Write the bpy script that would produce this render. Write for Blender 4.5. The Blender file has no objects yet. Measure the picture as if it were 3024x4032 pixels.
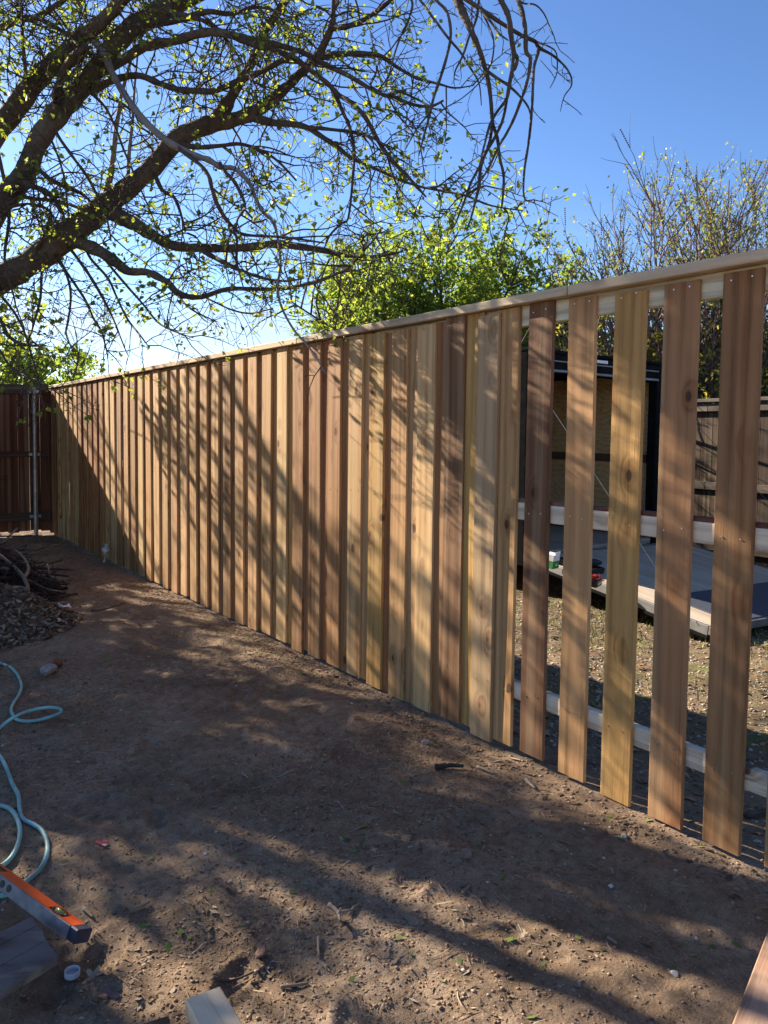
import bpy, math, random
import numpy as np
from math import sin, cos, tan, pi, radians, atan, sqrt
from mathutils import Vector, Matrix

S = bpy.context.scene
COL = S.collection
RNG = random.Random(7)
NPR = np.random.default_rng(11)

# ------------------------------------------------------------------ camera
F, CX, PY, HC = 3099., 1512., 1901., 1.45
YAW, PITCH, ROLL = radians(35.15), atan(191 / 3099.), radians(.66)
fw = Vector((-cos(YAW) * cos(PITCH), sin(YAW) * cos(PITCH), -sin(PITCH)))
rt = fw.cross(Vector((0, 0, 1))).normalized()
up = rt.cross(fw)
r2 = rt * cos(ROLL) + up * sin(ROLL)
u2 = up * cos(ROLL) - rt * sin(ROLL)
O = Vector((0, 0, HC))
cam = bpy.data.cameras.new('camera')
cam.sensor_fit = 'VERTICAL'; cam.sensor_height = 36; cam.sensor_width = 27
cam.lens = 36 * F / 4032
cam.shift_y = -(2016 - PY) / 4032
cam.clip_start = .02; cam.clip_end = 3000
co = bpy.data.objects.new('camera', cam); COL.objects.link(co)
co.matrix_world = Matrix(((r2.x, u2.x, -fw.x, 0), (r2.y, u2.y, -fw.y, 0), (r2.z, u2.z, -fw.z, HC), (0, 0, 0, 1)))
S.camera = co

# ------------------------------------------------------------------ light
SUN_EL, SUN_AZ = 25.5, 14.5
w = bpy.data.worlds.new("World"); S.world = w; w.use_nodes = True
wn, wl = w.node_tree.nodes, w.node_tree.links
bg = wn['Background']
sky = wn.new('ShaderNodeTexSky'); sky.sky_type = 'NISHITA'; sky.sun_disc = False
sky.sun_elevation = radians(SUN_EL)
sd = Vector((-cos(radians(SUN_EL)) * cos(radians(SUN_AZ)), -cos(radians(SUN_EL)) * sin(radians(SUN_AZ)), sin(radians(SUN_EL))))
sky.sun_rotation = math.atan2(sd.x, sd.y) % (2 * pi)
sky.air_density = 1.0; sky.dust_density = .3; sky.ozone_density = 4.0; sky.altitude = 300
tc = wn.new('ShaderNodeTexCoord')
sep = wn.new('ShaderNodeSeparateXYZ'); wl.new(tc.outputs['Generated'], sep.inputs[0])
mp = wn.new('ShaderNodeMapping'); mp.inputs['Scale'].default_value = (2.2, 2.2, 13)
wl.new(tc.outputs['Generated'], mp.inputs[0])
cn = wn.new('ShaderNodeTexNoise'); cn.inputs['Scale'].default_value = 1.7; cn.inputs['Detail'].default_value = 7
cn.inputs['Roughness'].default_value = .55; wl.new(mp.outputs[0], cn.inputs['Vector'])
cr = wn.new('ShaderNodeMapRange'); cr.interpolation_type = 'SMOOTHSTEP'
cr.inputs[1].default_value = .40; cr.inputs[2].default_value = .68; wl.new(cn.outputs[0], cr.inputs[0])
ca = wn.new('ShaderNodeMapRange'); ca.interpolation_type = 'SMOOTHSTEP'
ca.inputs[1].default_value = .30; ca.inputs[2].default_value = .03; wl.new(sep.outputs[2], ca.inputs[0])
cm = wn.new('ShaderNodeMath'); cm.operation = 'MULTIPLY'; wl.new(cr.outputs[0], cm.inputs[0]); wl.new(ca.outputs[0], cm.inputs[1])
cm2 = wn.new('ShaderNodeMath'); cm2.operation = 'MULTIPLY'; cm2.inputs[1].default_value = .75; wl.new(cm.outputs[0], cm2.inputs[0])
mix = wn.new('ShaderNodeMixRGB'); wl.new(cm2.outputs[0], mix.inputs[0]); wl.new(sky.outputs[0], mix.inputs[1])
mix.inputs[2].default_value = (1.85, 1.9, 2.0, 1)
tint = wn.new('ShaderNodeMixRGB'); tint.blend_type = 'MULTIPLY'; tint.inputs[0].default_value = 1
gam = wn.new('ShaderNodeGamma'); gam.inputs[1].default_value = 1.2
wl.new(sky.outputs[0], gam.inputs[0])
wl.new(gam.outputs[0], tint.inputs[1]); tint.inputs[2].default_value = (.287, .287, .306, 1)
wl.new(tint.outputs[0], mix.inputs[1])
wl.new(mix.outputs[0], bg.inputs[0]); bg.inputs[1].default_value = .15
sun = bpy.data.lights.new('sun', 'SUN'); sun.energy = 5.0; sun.angle = radians(.53); sun.color = (1, .87, .70)
so = bpy.data.objects.new('sun', sun); COL.objects.link(so)
so.rotation_euler = sd.to_track_quat('Z', 'Y').to_euler()
S.view_settings.view_transform = 'Standard'; S.view_settings.look = 'None'
S.view_settings.gamma = 1; S.view_settings.use_curve_mapping = False
S.view_settings.exposure = 1.75
S.render.engine = 'CYCLES'
S.cycles.max_bounces = 8; S.cycles.transparent_max_bounces = 8

# ------------------------------------------------------------------ helpers
D = 3024 / 1659.                                   # photograph drawn 1659 px wide -> native px


def ray(x, y): return fw + r2 * ((x - CX) / F) - u2 * ((y - PY) / F)
def atd(x, y, d): return O + ray(x, y) * d
def onZ(x, y, z=0.):
    r = ray(x, y); return O + r * ((z - HC) / r.z)
def onY(x, y, Y):
    r = ray(x, y); return O + r * (Y / r.y)


class MB:
    def __init__(s): s.v = []; s.f = []
    def add(s, vs, fs):
        n = len(s.v); s.v += [tuple(v) for v in vs]; s.f += [tuple(i + n for i in f) for f in fs]
    def box(s, lo, hi, c=0., M=None):
        (x0, y0, z0), (x1, y1, z1) = lo, hi
        if c <= 0:
            vs = [(x, y, z) for z in (z0, z1) for (x, y) in ((x0, y0), (x1, y0), (x1, y1), (x0, y1))]
            fs = [(3, 2, 1, 0), (4, 5, 6, 7), (0, 1, 5, 4), (1, 2, 6, 5), (2, 3, 7, 6), (3, 0, 4, 7)]
        else:                                       # chamfer all round: a cube with three loops
            vs = []
            for z, i in ((z0, c), (z0 + c, 0), (z1 - c, 0), (z1, c)):
                for x, y, dx, dy in ((x0, y0, 1, 0), (x1, y0, -1, 0), (x1, y0, 0, 1), (x1, y1, 0, -1), (x1, y1, -1, 0), (x0, y1, 1, 0), (x0, y1, 0, -1), (x0, y0, 0, 1)):
                    ix = i if x == x0 else -i; iy = i if y == y0 else -i
                    vs.append((x + dx * c + (ix if dx == 0 else 0) , y + dy * c + (iy if dy == 0 else 0), z))
            fs = [tuple(range(7, -1, -1)), tuple(range(24, 32))]
            for l in range(3):
                for k in range(8):
                    a, b = l * 8 + k, l * 8 + (k + 1) % 8
                    fs.append((a, b, b + 8, a + 8))
        if M is not None: vs = [M @ Vector(v) for v in vs]
        s.add(vs, fs); return s
    def beam(s, a, b, wd, h, c=0., up=(0, 0, 1)):
        a, b = Vector(a), Vector(b); d = b - a; L = d.length; x = d / L
        z = Vector(up); y = z.cross(x).normalized(); z = x.cross(y)
        M = Matrix(((x.x, y.x, z.x, a.x), (x.y, y.y, z.y, a.y), (x.z, y.z, z.z, a.z), (0, 0, 0, 1)))
        return s.box((0, -wd / 2, -h / 2), (L, wd / 2, h / 2), c, M)
    def tube(s, pts, rad, n=6, cap=True):
        P = np.array(pts, float); m = len(P)
        R = np.full(m, rad, float) if np.isscalar(rad) else np.array(rad, float)
        T = np.empty_like(P); T[1:-1] = P[2:] - P[:-2]; T[0] = P[1] - P[0]; T[-1] = P[-1] - P[-2]
        T /= np.linalg.norm(T, axis=1)[:, None] + 1e-9
        ref = np.array([0.31, 0.17, 0.93]) if abs(T[:, 2]).mean() < .85 else np.array([.93, .3, .1])
        A = np.cross(T, ref); A /= np.linalg.norm(A, axis=1)[:, None] + 1e-9
        B = np.cross(T, A)
        an = np.arange(n) * 2 * pi / n
        V = P[:, None] + R[:, None, None] * (np.cos(an)[None, :, None] * A[:, None] + np.sin(an)[None, :, None] * B[:, None])
        vs = V.reshape(-1, 3).tolist(); fs = []
        for i in range(m - 1):
            for k in range(n):
                a, b = i * n + k, i * n + (k + 1) % n
                fs.append((a, a + n, b + n, b))
        if cap: fs += [tuple(range(n)), tuple(range((m - 1) * n + n - 1, (m - 1) * n - 1, -1))]
        s.add(vs, fs); return s
    def lathe(s, prof, n=16, M=None):
        vs = []; fs = []
        for r, z in prof:
            for k in range(n):
                a = 2 * pi * k / n; vs.append(Vector((r * cos(a), r * sin(a), z)))
        for i in range(len(prof) - 1):
            for k in range(n):
                a, b = i * n + k, i * n + (k + 1) % n; fs.append((a, b, b + n, a + n))
        if M is not None: vs = [M @ v for v in vs]
        s.add(vs, fs); return s
    def mesh(s, name, smooth=False):
        me = bpy.data.meshes.new(name); me.from_pydata(s.v, [], s.f); me.validate(); me.update()
        if smooth: me.polygons.foreach_set('use_smooth', [True] * len(me.polygons))
        return me


def obj(name, me, mat=None, parent=None, loc=None, smooth=False, color=None):
    if isinstance(me, MB): me = me.mesh(name, smooth)
    if mat and not me.materials: me.materials.append(mat)
    o = bpy.data.objects.new(name, me); COL.objects.link(o)
    if parent: o.parent = parent
    if loc is not None: o.location = loc
    if color: o.color = (*color, 1)
    return o
def thing(name, label, cat, loc=(0, 0, 0), rz=0., group=None):
    o = bpy.data.objects.new(name, None); COL.objects.link(o); o.location = loc; o.rotation_euler[2] = rz
    o.empty_display_size = .1
    o['label'] = label; o['category'] = cat
    if group: o['group'] = group
    return o
def tag(o, label, cat, group=None):
    o['label'] = label; o['category'] = cat
    if group: o['group'] = group
    return o
def kind(o, k): o['kind'] = k; return o


# numpy value noise -------------------------------------------------
_T = NPR.random((256, 256))
def vnoise(x, y):
    xi = np.floor(x).astype(int); yi = np.floor(y).astype(int); fx = x - xi; fy = y - yi
    fx = fx * fx * (3 - 2 * fx); fy = fy * fy * (3 - 2 * fy)
    g = lambda a, b: _T[a % 256, b % 256]
    return (g(xi, yi) * (1 - fx) + g(xi + 1, yi) * fx) * (1 - fy) + (g(xi, yi + 1) * (1 - fx) + g(xi + 1, yi + 1) * fx) * fy
def ridge(x, y, s): return 1 - np.abs(2 * vnoise(x * s, y * s) - 1)
_dr = random.Random(13)
DENTS = [(_dr.uniform(-6, -1.2), _dr.uniform(0, 2.3), _dr.uniform(0, 3.1), _dr.uniform(.08, .15), _dr.uniform(.006, .016)) for _ in range(70)]
def gh(x, y):
    """ground height"""
    x = np.asarray(x, float); y = np.asarray(y, float)
    r = np.hypot(x + 4, y - 2)
    near = np.clip(1.3 - r / 25, 0, 1)
    z = (vnoise(x * .45 + 3, y * .45) - .5) * .07 * near
    fine = np.clip(1.2 - r / 12, 0, 1)
    z = z + fine * ((vnoise(x * 2.1, y * 2.1 + 9) - .5) * .035 + (vnoise(x * 5.3 + 20, y * 5.3) - .5) * .022
                    + (vnoise(x * 13 + 5, y * 13) - .5) * .014 + (vnoise(x * 27, y * 27 + 40) - .5) * .008)
    for cx_, cy_, a_, l_, d_ in DENTS:
        m_ = (np.abs(x - cx_) < .35) & (np.abs(y - cy_) < .35)
        if not m_.any(): continue
        u_ = ((x - cx_) * cos(a_) + (y - cy_) * sin(a_)) / l_; v_ = (-(x - cx_) * sin(a_) + (y - cy_) * cos(a_)) / (l_ * .42)
        q_ = u_ * u_ + v_ * v_
        z = z - np.where(m_, d_ * np.exp(-q_ ** 2) - d_ * .55 * np.exp(-((np.sqrt(q_) - 1.35) / .25) ** 2), 0)
    fence = np.exp(-((y - 2.5) / .28) ** 2) * (x < 2)
    z = z * (1 - .8 * fence) - .010 * np.clip(1 - np.abs(y - 2.55) / .3, 0, 1) + .02 * np.exp(-((y - 2.22) / .12) ** 2) * vnoise(x * 3, y * 3)
    return z - .012
def g1(x, y): return float(gh(np.array([x]), np.array([y]))[0])


# ------------------------------------------------------------------ materials
def mat(name):
    m = bpy.data.materials.new(name); m.use_nodes = True
    nt = m.node_tree; b = nt.nodes['Principled BSDF']
    return m, nt.nodes, nt.links, b
def N(ns, t, **k):
    n = ns.new(t)
    for a, v in k.items():
        if a.startswith('i_'): n.inputs[a[2:].replace('_', ' ')].default_value = v
        else: setattr(n, a, v)
    return n
def ramp(ns, *st):
    r = ns.new('ShaderNodeValToRGB'); e = r.color_ramp.elements
    while len(e) < len(st): e.new(.5)
    for el, (p, c) in zip(e, st): el.position = p; el.color = (*c, 1) if len(c) == 3 else c
    return r
def plain(name, c, rough=.6, metal=0., var=.15, scale=20., bump=.0, spec=.4):
    m, ns, ls, b = mat(name)
    t = N(ns, 'ShaderNodeTexCoord'); n = N(ns, 'ShaderNodeTexNoise'); n.inputs['Scale'].default_value = scale; n.inputs['Detail'].default_value = 6
    ls.new(t.outputs['Object'], n.inputs['Vector'])
    r = ramp(ns, (.3, tuple(x * (1 - var) for x in c)), (.7, tuple(min(1, x * (1 + var)) for x in c)))
    ls.new(n.outputs[0], r.inputs[0]); ls.new(r.outputs[0], b.inputs['Base Color'])
    b.inputs['Roughness'].default_value = rough; b.inputs['Metallic'].default_value = metal
    b.inputs['Specular IOR Level'].default_value = spec
    if bump:
        bp = N(ns, 'ShaderNodeBump'); bp.inputs['Strength'].default_value = bump; bp.inputs['Distance'].default_value = .01
        ls.new(n.outputs[0], bp.inputs['Height']); ls.new(bp.outputs[0], b.inputs['Normal'])
    return m
def wood(name, axis='Z', base=None, grain=1., knots=1., rough=.75, dark=.5, bump=.5, grey=0.):
    """sawn wood; base colour from the object's own colour unless given; grain runs along axis"""
    m, ns, ls, b = mat(name)
    t = N(ns, 'ShaderNodeTexCoord'); oi = N(ns, 'ShaderNodeObjectInfo')
    off = N(ns, 'ShaderNodeVectorMath', operation='SCALE'); off.inputs[0].default_value = (37.1, 11.7, 53.3); ls.new(oi.outputs['Random'], off.inputs['Scale'])
    add = N(ns, 'ShaderNodeVectorMath', operation='ADD'); ls.new(t.outputs['Object'], add.inputs[0]); ls.new(off.outputs[0], add.inputs[1])
    def sc(along, across, flat=False):
        mp = N(ns, 'ShaderNodeMapping'); s = [across] * 3; s['XYZ'.index(axis)] = along
        if flat and axis != 'Y': s[1] = 0
        mp.inputs['Scale'].default_value = s; ls.new(add.outputs[0], mp.inputs[0]); return mp
    def noise(along, across, det=5, ro=.6, dist=0.):
        n = N(ns, 'ShaderNodeTexNoise'); n.inputs['Scale'].default_value = 1; n.inputs['Detail'].default_value = det
        n.inputs['Roughness'].default_value = ro; n.inputs['Distortion'].default_value = dist
        ls.new(sc(along, across).outputs[0], n.inputs['Vector']); return n
    def math_(op, a, c, clamp=False):
        n = N(ns, 'ShaderNodeMath', operation=op); n.use_clamp = clamp
        for i, v in ((0, a), (1, c)):
            if isinstance(v, (int, float)): n.inputs[i].default_value = v
            else: ls.new(v, n.inputs[i])
        return n.outputs[0]
    broad = noise(.9, 16, 4, .55, .4)
    fine = noise(5, 190, 5, .7)
    mott = noise(1.6, 4, 5, .6)
    # knots
    vo = N(ns, 'ShaderNodeTexVoronoi'); vo.inputs['Scale'].default_value = 1; vo.inputs['Randomness'].default_value = 1
    ls.new(sc(4.6, 7.5, True).outputs[0], vo.inputs['Vector'])
    vc = N(ns, 'ShaderNodeSeparateColor'); ls.new(vo.outputs['Color'], vc.inputs[0])
    sel = math_('GREATER_THAN', vc.outputs[0], 1 - .5 * knots)
    wob = math_('MULTIPLY', fine.outputs[0], .06)
    dist = math_('ADD', vo.outputs['Distance'], wob)
    kd = N(ns, 'ShaderNodeMapRange', interpolation_type='SMOOTHSTEP'); kd.inputs[1].default_value = .175; kd.inputs[2].default_value = .125; ls.new(dist, kd.inputs[0])
    kn = math_('MULTIPLY', kd.outputs[0], sel)
    halo = N(ns, 'ShaderNodeMapRange', interpolation_type='SMOOTHSTEP'); halo.inputs[1].default_value = .48; halo.inputs[2].default_value = .14; ls.new(dist, halo.inputs[0])
    hl = math_('MULTIPLY', math_('MULTIPLY', halo.outputs[0], sel), .5)
    # rings, bent round the knots
    wv = N(ns, 'ShaderNodeTexWave', wave_type='BANDS', bands_direction='X' if axis == 'Z' else 'Z')
    wv.inputs['Scale'].default_value = 1; wv.inputs['Distortion'].default_value = 14; wv.inputs['Detail'].default_value = 3; wv.inputs['Detail Scale'].default_value = .55
    wb = N(ns, 'ShaderNodeVectorMath', operation='SCALE'); wb.inputs[0].default_value = (.7, .7, .7); ls.new(hl, wb.inputs['Scale'])
    wa = N(ns, 'ShaderNodeVectorMath', operation='ADD'); ls.new(sc(.22, 5.5).outputs[0], wa.inputs[0]); ls.new(wb.outputs[0], wa.inputs[1])
    ls.new(wa.outputs[0], wv.inputs['Vector'])
    g = math_('ADD', math_('MULTIPLY', broad.outputs[0], .72), math_('MULTIPLY', wv.outputs[0], .17 * grain))
    g = math_('ADD', g, math_('MULTIPLY', fine.outputs[0], .42 * grain))
    mr = N(ns, 'ShaderNodeMapRange'); mr.inputs[1].default_value = .40; mr.inputs[2].default_value = .88; ls.new(g, mr.inputs[0])
    col = N(ns, 'ShaderNodeMixRGB', blend_type='MULTIPLY'); col.inputs[0].default_value = 1
    lum = ramp(ns, (0, (dark, dark * .9, dark * .82)), (.5, (.95, .93, .9)), (1, (1.22, 1.2, 1.18))); ls.new(mr.outputs[0], lum.inputs[0])
    if base: col.inputs[1].default_value = (*base, 1)
    else: ls.new(oi.outputs['Color'], col.inputs[1])
    ls.new(lum.outputs[0], col.inputs[2])
    # broad stains of redder / greyer wood
    st = N(ns, 'ShaderNodeMixRGB', blend_type='MULTIPLY')
    sm = N(ns, 'ShaderNodeMapRange'); sm.inputs[1].default_value = .50; sm.inputs[2].default_value = .72; ls.new(mott.outputs[0], sm.inputs[0])
    ls.new(math_('MULTIPLY', sm.outputs[0], .55), st.inputs[0]); ls.new(col.outputs[0], st.inputs[1]); st.inputs[2].default_value = (.80, .66, .56, 1)
    sap = noise(.22, 11, 3, .5, .2)
    sp_ = N(ns, 'ShaderNodeMapRange', interpolation_type='SMOOTHSTEP'); sp_.inputs[1].default_value = .54; sp_.inputs[2].default_value = .63; ls.new(sap.outputs[0], sp_.inputs[0])
    s2 = N(ns, 'ShaderNodeMixRGB', blend_type='SCREEN'); ls.new(math_('MULTIPLY', sp_.outputs[0], .28 * grain), s2.inputs[0]); ls.new(st.outputs[0], s2.inputs[1]); s2.inputs[2].default_value = (.30, .25, .14, 1)
    dk = noise(.35, 26, 4, .6, .3)
    dk_ = N(ns, 'ShaderNodeMapRange', interpolation_type='SMOOTHSTEP'); dk_.inputs[1].default_value = .58; dk_.inputs[2].default_value = .70; ls.new(dk.outputs[0], dk_.inputs[0])
    s3 = N(ns, 'ShaderNodeMixRGB', blend_type='MULTIPLY'); ls.new(math_('MULTIPLY', dk_.outputs[0], .6), s3.inputs[0]); ls.new(s2.outputs[0], s3.inputs[1]); s3.inputs[2].default_value = (.62, .47, .36, 1)
    st = s3
    k1 = N(ns, 'ShaderNodeMixRGB', blend_type='MULTIPLY'); ls.new(hl, k1.inputs[0]); ls.new(st.outputs[0], k1.inputs[1]); k1.inputs[2].default_value = (.55, .36, .25, 1)
    k2 = N(ns, 'ShaderNodeMixRGB'); ls.new(math_('MULTIPLY', kn, .85), k2.inputs[0]); ls.new(k1.outputs[0], k2.inputs[1]); k2.inputs[2].default_value = (.055, .028, .018, 1)
    ls.new(k2.outputs[0], b.inputs['Base Color'])
    b.inputs['Roughness'].default_value = rough; b.inputs['Specular IOR Level'].default_value = .25
    hgt = math_('ADD', math_('MULTIPLY', fine.outputs[0], 1.), math_('MULTIPLY', broad.outputs[0], .6))
    hgt = math_('SUBTRACT', hgt, math_('MULTIPLY', kn, .5))
    bp = N(ns, 'ShaderNodeBump'); bp.inputs['Strength'].default_value = bump; bp.inputs['Distance'].default_value = .0025
    ls.new(hgt, bp.inputs['Height']); ls.new(bp.outputs[0], b.inputs['Normal'])
    return m
def leafmat(name, c1, c2, c3, trans=.5):
    m, ns, ls, b = mat(name)
    ge = N(ns, 'ShaderNodeNewGeometry')
    r = ramp(ns, (0, c1), (.5, c2), (1, c3)); ls.new(ge.outputs['Random Per Island'], r.inputs[0])
    ls.new(r.outputs[0], b.inputs['Base Color']); b.inputs['Roughness'].default_value = .5; b.inputs['Specular IOR Level'].default_value = .3
    tr = N(ns, 'ShaderNodeBsdfTranslucent')
    hv = N(ns, 'ShaderNodeMixRGB', blend_type='MULTIPLY'); hv.inputs[0].default_value = 1; ls.new(r.outputs[0], hv.inputs[1]); hv.inputs[2].default_value = (1.85, 1.8, .8, 1)
    ls.new(hv.outputs[0], tr.inputs['Color'])
    mx = N(ns, 'ShaderNodeMixShader'); mx.inputs[0].default_value = trans
    ls.new(b.outputs[0], mx.inputs[1]); ls.new(tr.outputs[0], mx.inputs[2]); ls.new(mx.outputs[0], ns['Material Output'].inputs[0])
    return m
def flakes(name, *cols, rough=.9):
    m, ns, ls, b = mat(name)
    ge = N(ns, 'ShaderNodeNewGeometry'); k = len(cols)
    r = ramp(ns, *[(i / k, c) for i, c in enumerate(cols)]); r.color_ramp.interpolation = 'CONSTANT'
    ls.new(ge.outputs['Random Per Island'], r.inputs[0]); ls.new(r.outputs[0], b.inputs['Base Color'])
    b.inputs['Roughness'].default_value = 1.; b.inputs['Specular IOR Level'].default_value = .0
    return m
def barkmat(name, c1, c2, scale=14, bump=1.):
    m, ns, ls, b = mat(name)
    t = N(ns, 'ShaderNodeTexCoord'); mp = N(ns, 'ShaderNodeMapping'); ls.new(t.outputs['Object'], mp.inputs[0])
    mp.inputs['Rotation'].default_value = (0, radians(40), radians(-20)); mp.inputs['Scale'].default_value = (.25, 1, 1)
    n = N(ns, 'ShaderNodeTexNoise'); n.inputs['Scale'].default_value = scale * 2; n.inputs['Detail'].default_value = 8; n.inputs['Roughness'].default_value = .7
    n.inputs['Distortion'].default_value = .6
    ls.new(mp.outputs[0], n.inputs['Vector'])
    n2 = N(ns, 'ShaderNodeTexNoise'); n2.inputs['Scale'].default_value = 3; n2.inputs['Detail'].default_value = 5; ls.new(t.outputs['Object'], n2.inputs['Vector'])
    a = N(ns, 'ShaderNodeMath', operation='ADD'); ls.new(n.outputs[0], a.inputs[0]); ls.new(n2.outputs[0], a.inputs[1])
    h = N(ns, 'ShaderNodeMath', operation='MULTIPLY'); h.inputs[1].default_value = .5; ls.new(a.outputs[0], h.inputs[0])
    r = ramp(ns, (.36, c1), (.64, c2)); ls.new(h.outputs[0], r.inputs[0]); ls.new(r.outputs[0], b.inputs['Base Color'])
    b.inputs['Roughness'].default_value = .9; b.inputs['Specular IOR Level'].default_value = .15
    bp = N(ns, 'ShaderNodeBump'); bp.inputs['Strength'].default_value = bump; bp.inputs['Distance'].default_value = .02
    ls.new(n.outputs[0], bp.inputs['Height']); ls.new(bp.outputs[0], b.inputs['Normal'])
    return m
def dirtmat():
    m, ns, ls, b = mat('dirt')
    t = N(ns, 'ShaderNodeTexCoord')
    def noise(s, det=6, ro=.6, dist=0):
        n = N(ns, 'ShaderNodeTexNoise'); n.inputs['Scale'].default_value = s; n.inputs['Detail'].default_value = det; n.inputs['Roughness'].default_value = ro
        n.inputs['Distortion'].default_value = dist; ls.new(t.outputs['Object'], n.inputs['Vector']); return n
    a, c, d = noise(1.3, 8, .65, .3), noise(22, 8, .7), noise(140, 4, .7)
    r1 = ramp(ns, (.30, (.165, .116, .078)), (.5, (.285, .206, .140)), (.70, (.395, .298, .212))); ls.new(a.outputs[0], r1.inputs[0])
    r2 = ramp(ns, (.3, (.62, .58, .54)), (.55, (1, 1, 1)), (.75, (1.3, 1.28, 1.22))); ls.new(c.outputs[0], r2.inputs[0])
    r3 = ramp(ns, (.3, (.68, .66, .64)), (.6, (1, 1, 1)), (.72, (1.3, 1.3, 1.3))); ls.new(d.outputs[0], r3.inputs[0])
    m1 = N(ns, 'ShaderNodeMixRGB', blend_type='MULTIPLY'); m1.inputs[0].default_value = 1; ls.new(r1.outputs[0], m1.inputs[1]); ls.new(r2.outputs[0], m1.inputs[2])
    m2 = N(ns, 'ShaderNodeMixRGB', blend_type='MULTIPLY'); m2.inputs[0].default_value = 1; ls.new(m1.outputs[0], m2.inputs[1]); ls.new(r3.outputs[0], m2.inputs[2])
    # beyond the new fence: drier, greyer, some grass colour
    sp = N(ns, 'ShaderNodeSeparateXYZ'); ls.new(t.outputs['Object'], sp.inputs[0])
    g = noise(2.2, 6, .7)
    gr = ramp(ns, (.40, (.20, .15, .10)), (.55, (.17, .135, .075)), (.66, (.13, .15, .05))); ls.new(g.outputs[0], gr.inputs[0])
    m2b = N(ns, 'ShaderNodeMixRGB', blend_type='MULTIPLY'); m2b.inputs[0].default_value = 1; ls.new(gr.outputs[0], m2b.inputs[1]); ls.new(r2.outputs[0], m2b.inputs[2])
    mr = N(ns, 'ShaderNodeMapRange'); mr.inputs[1].default_value = 2.7; mr.inputs[2].default_value = 3.6; ls.new(sp.outputs[1], mr.inputs[0])
    m3 = N(ns, 'ShaderNodeMixRGB'); ls.new(mr.outputs[0], m3.inputs[0]); ls.new(m2.outputs[0], m3.inputs[1]); ls.new(m2b.outputs[0], m3.inputs[2])
    ls.new(m3.outputs[0], b.inputs['Base Color'])
    b.inputs['Roughness'].default_value = .95; b.inputs['Specular IOR Level'].default_value = .1
    ad = N(ns, 'ShaderNodeMath', operation='ADD'); ls.new(c.outputs[0], ad.inputs[0])
    sc_ = N(ns, 'ShaderNodeMath', operation='MULTIPLY'); sc_.inputs[1].default_value = .35; ls.new(d.outputs[0], sc_.inputs[0]); ls.new(sc_.outputs[0], ad.inputs[1])
    bp = N(ns, 'ShaderNodeBump'); bp.inputs['Strength'].default_value = .9; bp.inputs['Distance'].default_value = .012
    ls.new(ad.outputs[0], bp.inputs['Height']); ls.new(bp.outputs[0], b.inputs['Normal'])
    return m

M_dirt = dirtmat()
M_cedar = wood('cedar_wood', 'Z')
M_cedarX = wood('cedar_wood_level', 'X', knots=.6)
M_old = wood('weathered_wood', 'Z', dark=.45, knots=.6, bump=.7)
M_oldX = wood('weathered_wood_level', 'X', dark=.45, knots=.5, bump=.7)
M_oldY = wood('weathered_wood_cross', 'Y', dark=.45, knots=.5, bump=.7)
M_ply = wood('plywood', 'Y', grain=1.6, knots=.7, dark=.5, bump=.1, rough=.55)
M_galv = plain('galvanised_steel', (.36, .37, .38), .42, .85, .25, 14)
M_nail = plain('nail_steel', (.6, .6, .6), .35, .9)
M_bark = barkmat('bark', (.05, .040, .032), (.19, .155, .122))
M_barklight = barkmat('weathered_bark', (.16, .145, .13), (.34, .31, .28), 18, .7)
M_twig = plain('twig_bark', (.095, .068, .055), .85, 0, .3, 30, spec=.15)
M_twigred = plain('reddish_twig_bark', (.17, .11, .10), .85, 0, .3, 20, spec=.15)
M_leaf = leafmat('spring_leaf', (.09, .135, .032), (.165, .21, .05), (.25, .265, .08), .62)
M_leafg = leafmat('bush_leaf', (.115, .18, .036), (.18, .25, .052), (.25, .31, .085), .55)
M_leafy = leafmat('yellow_leaf', (.18, .18, .04), (.28, .26, .055), (.36, .31, .09), .5)
M_leafv = leafmat('grey_green_leaf', (.13, .16, .06), (.19, .22, .085), (.26, .25, .12), .45)
M_leafd = leafmat('dark_leaf', (.03, .065, .016), (.05, .10, .022), (.085, .14, .03), .4)

# ------------------------------------------------------------------ ground
def axis(lo, hi, st, far):
    a = list(np.arange(lo, hi + st / 2, st)); s = st; x = hi
    while x < far: s *= 1.35; x += s; a.append(x)
    s = st; x = lo; pre = []
    while x > -far: s *= 1.35; x -= s; pre.append(x)
    return np.array(pre[::-1] + a)
gx, gy = axis(-12.4, 1.2, .03, 900), axis(-.6, 8.6, .03, 900)
# finer close to the camera
gx = np.unique(np.concatenate([gx, np.arange(-5, -1, .015)])); gy = np.unique(np.concatenate([gy, np.arange(-.1, 2.6, .015)]))
XX, YY = np.meshgrid(gx, gy, indexing='ij'); ZZ = gh(XX, YY)
me = bpy.data.meshes.new('ground'); nx, ny = len(gx), len(gy)
idx = np.arange(nx * ny).reshape(nx, ny)
Q = np.stack([idx[:-1, :-1], idx[1:, :-1], idx[1:, 1:], idx[:-1, 1:]], -1).reshape(-1, 4)
me.vertices.add(nx * ny); me.vertices.foreach_set('co', np.stack([XX, YY, ZZ], -1).astype(np.float32).ravel())
me.loops.add(Q.size); me.loops.foreach_set('vertex_index', Q.ravel().astype(np.int32))
me.polygons.add(len(Q)); me.polygons.foreach_set('loop_start', (np.arange(len(Q)) * 4).astype(np.int32))
me.update(calc_edges=True); me.polygons.foreach_set('use_smooth', [True] * len(Q))
kind(obj('ground', me, M_dirt), 'structure')

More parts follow.
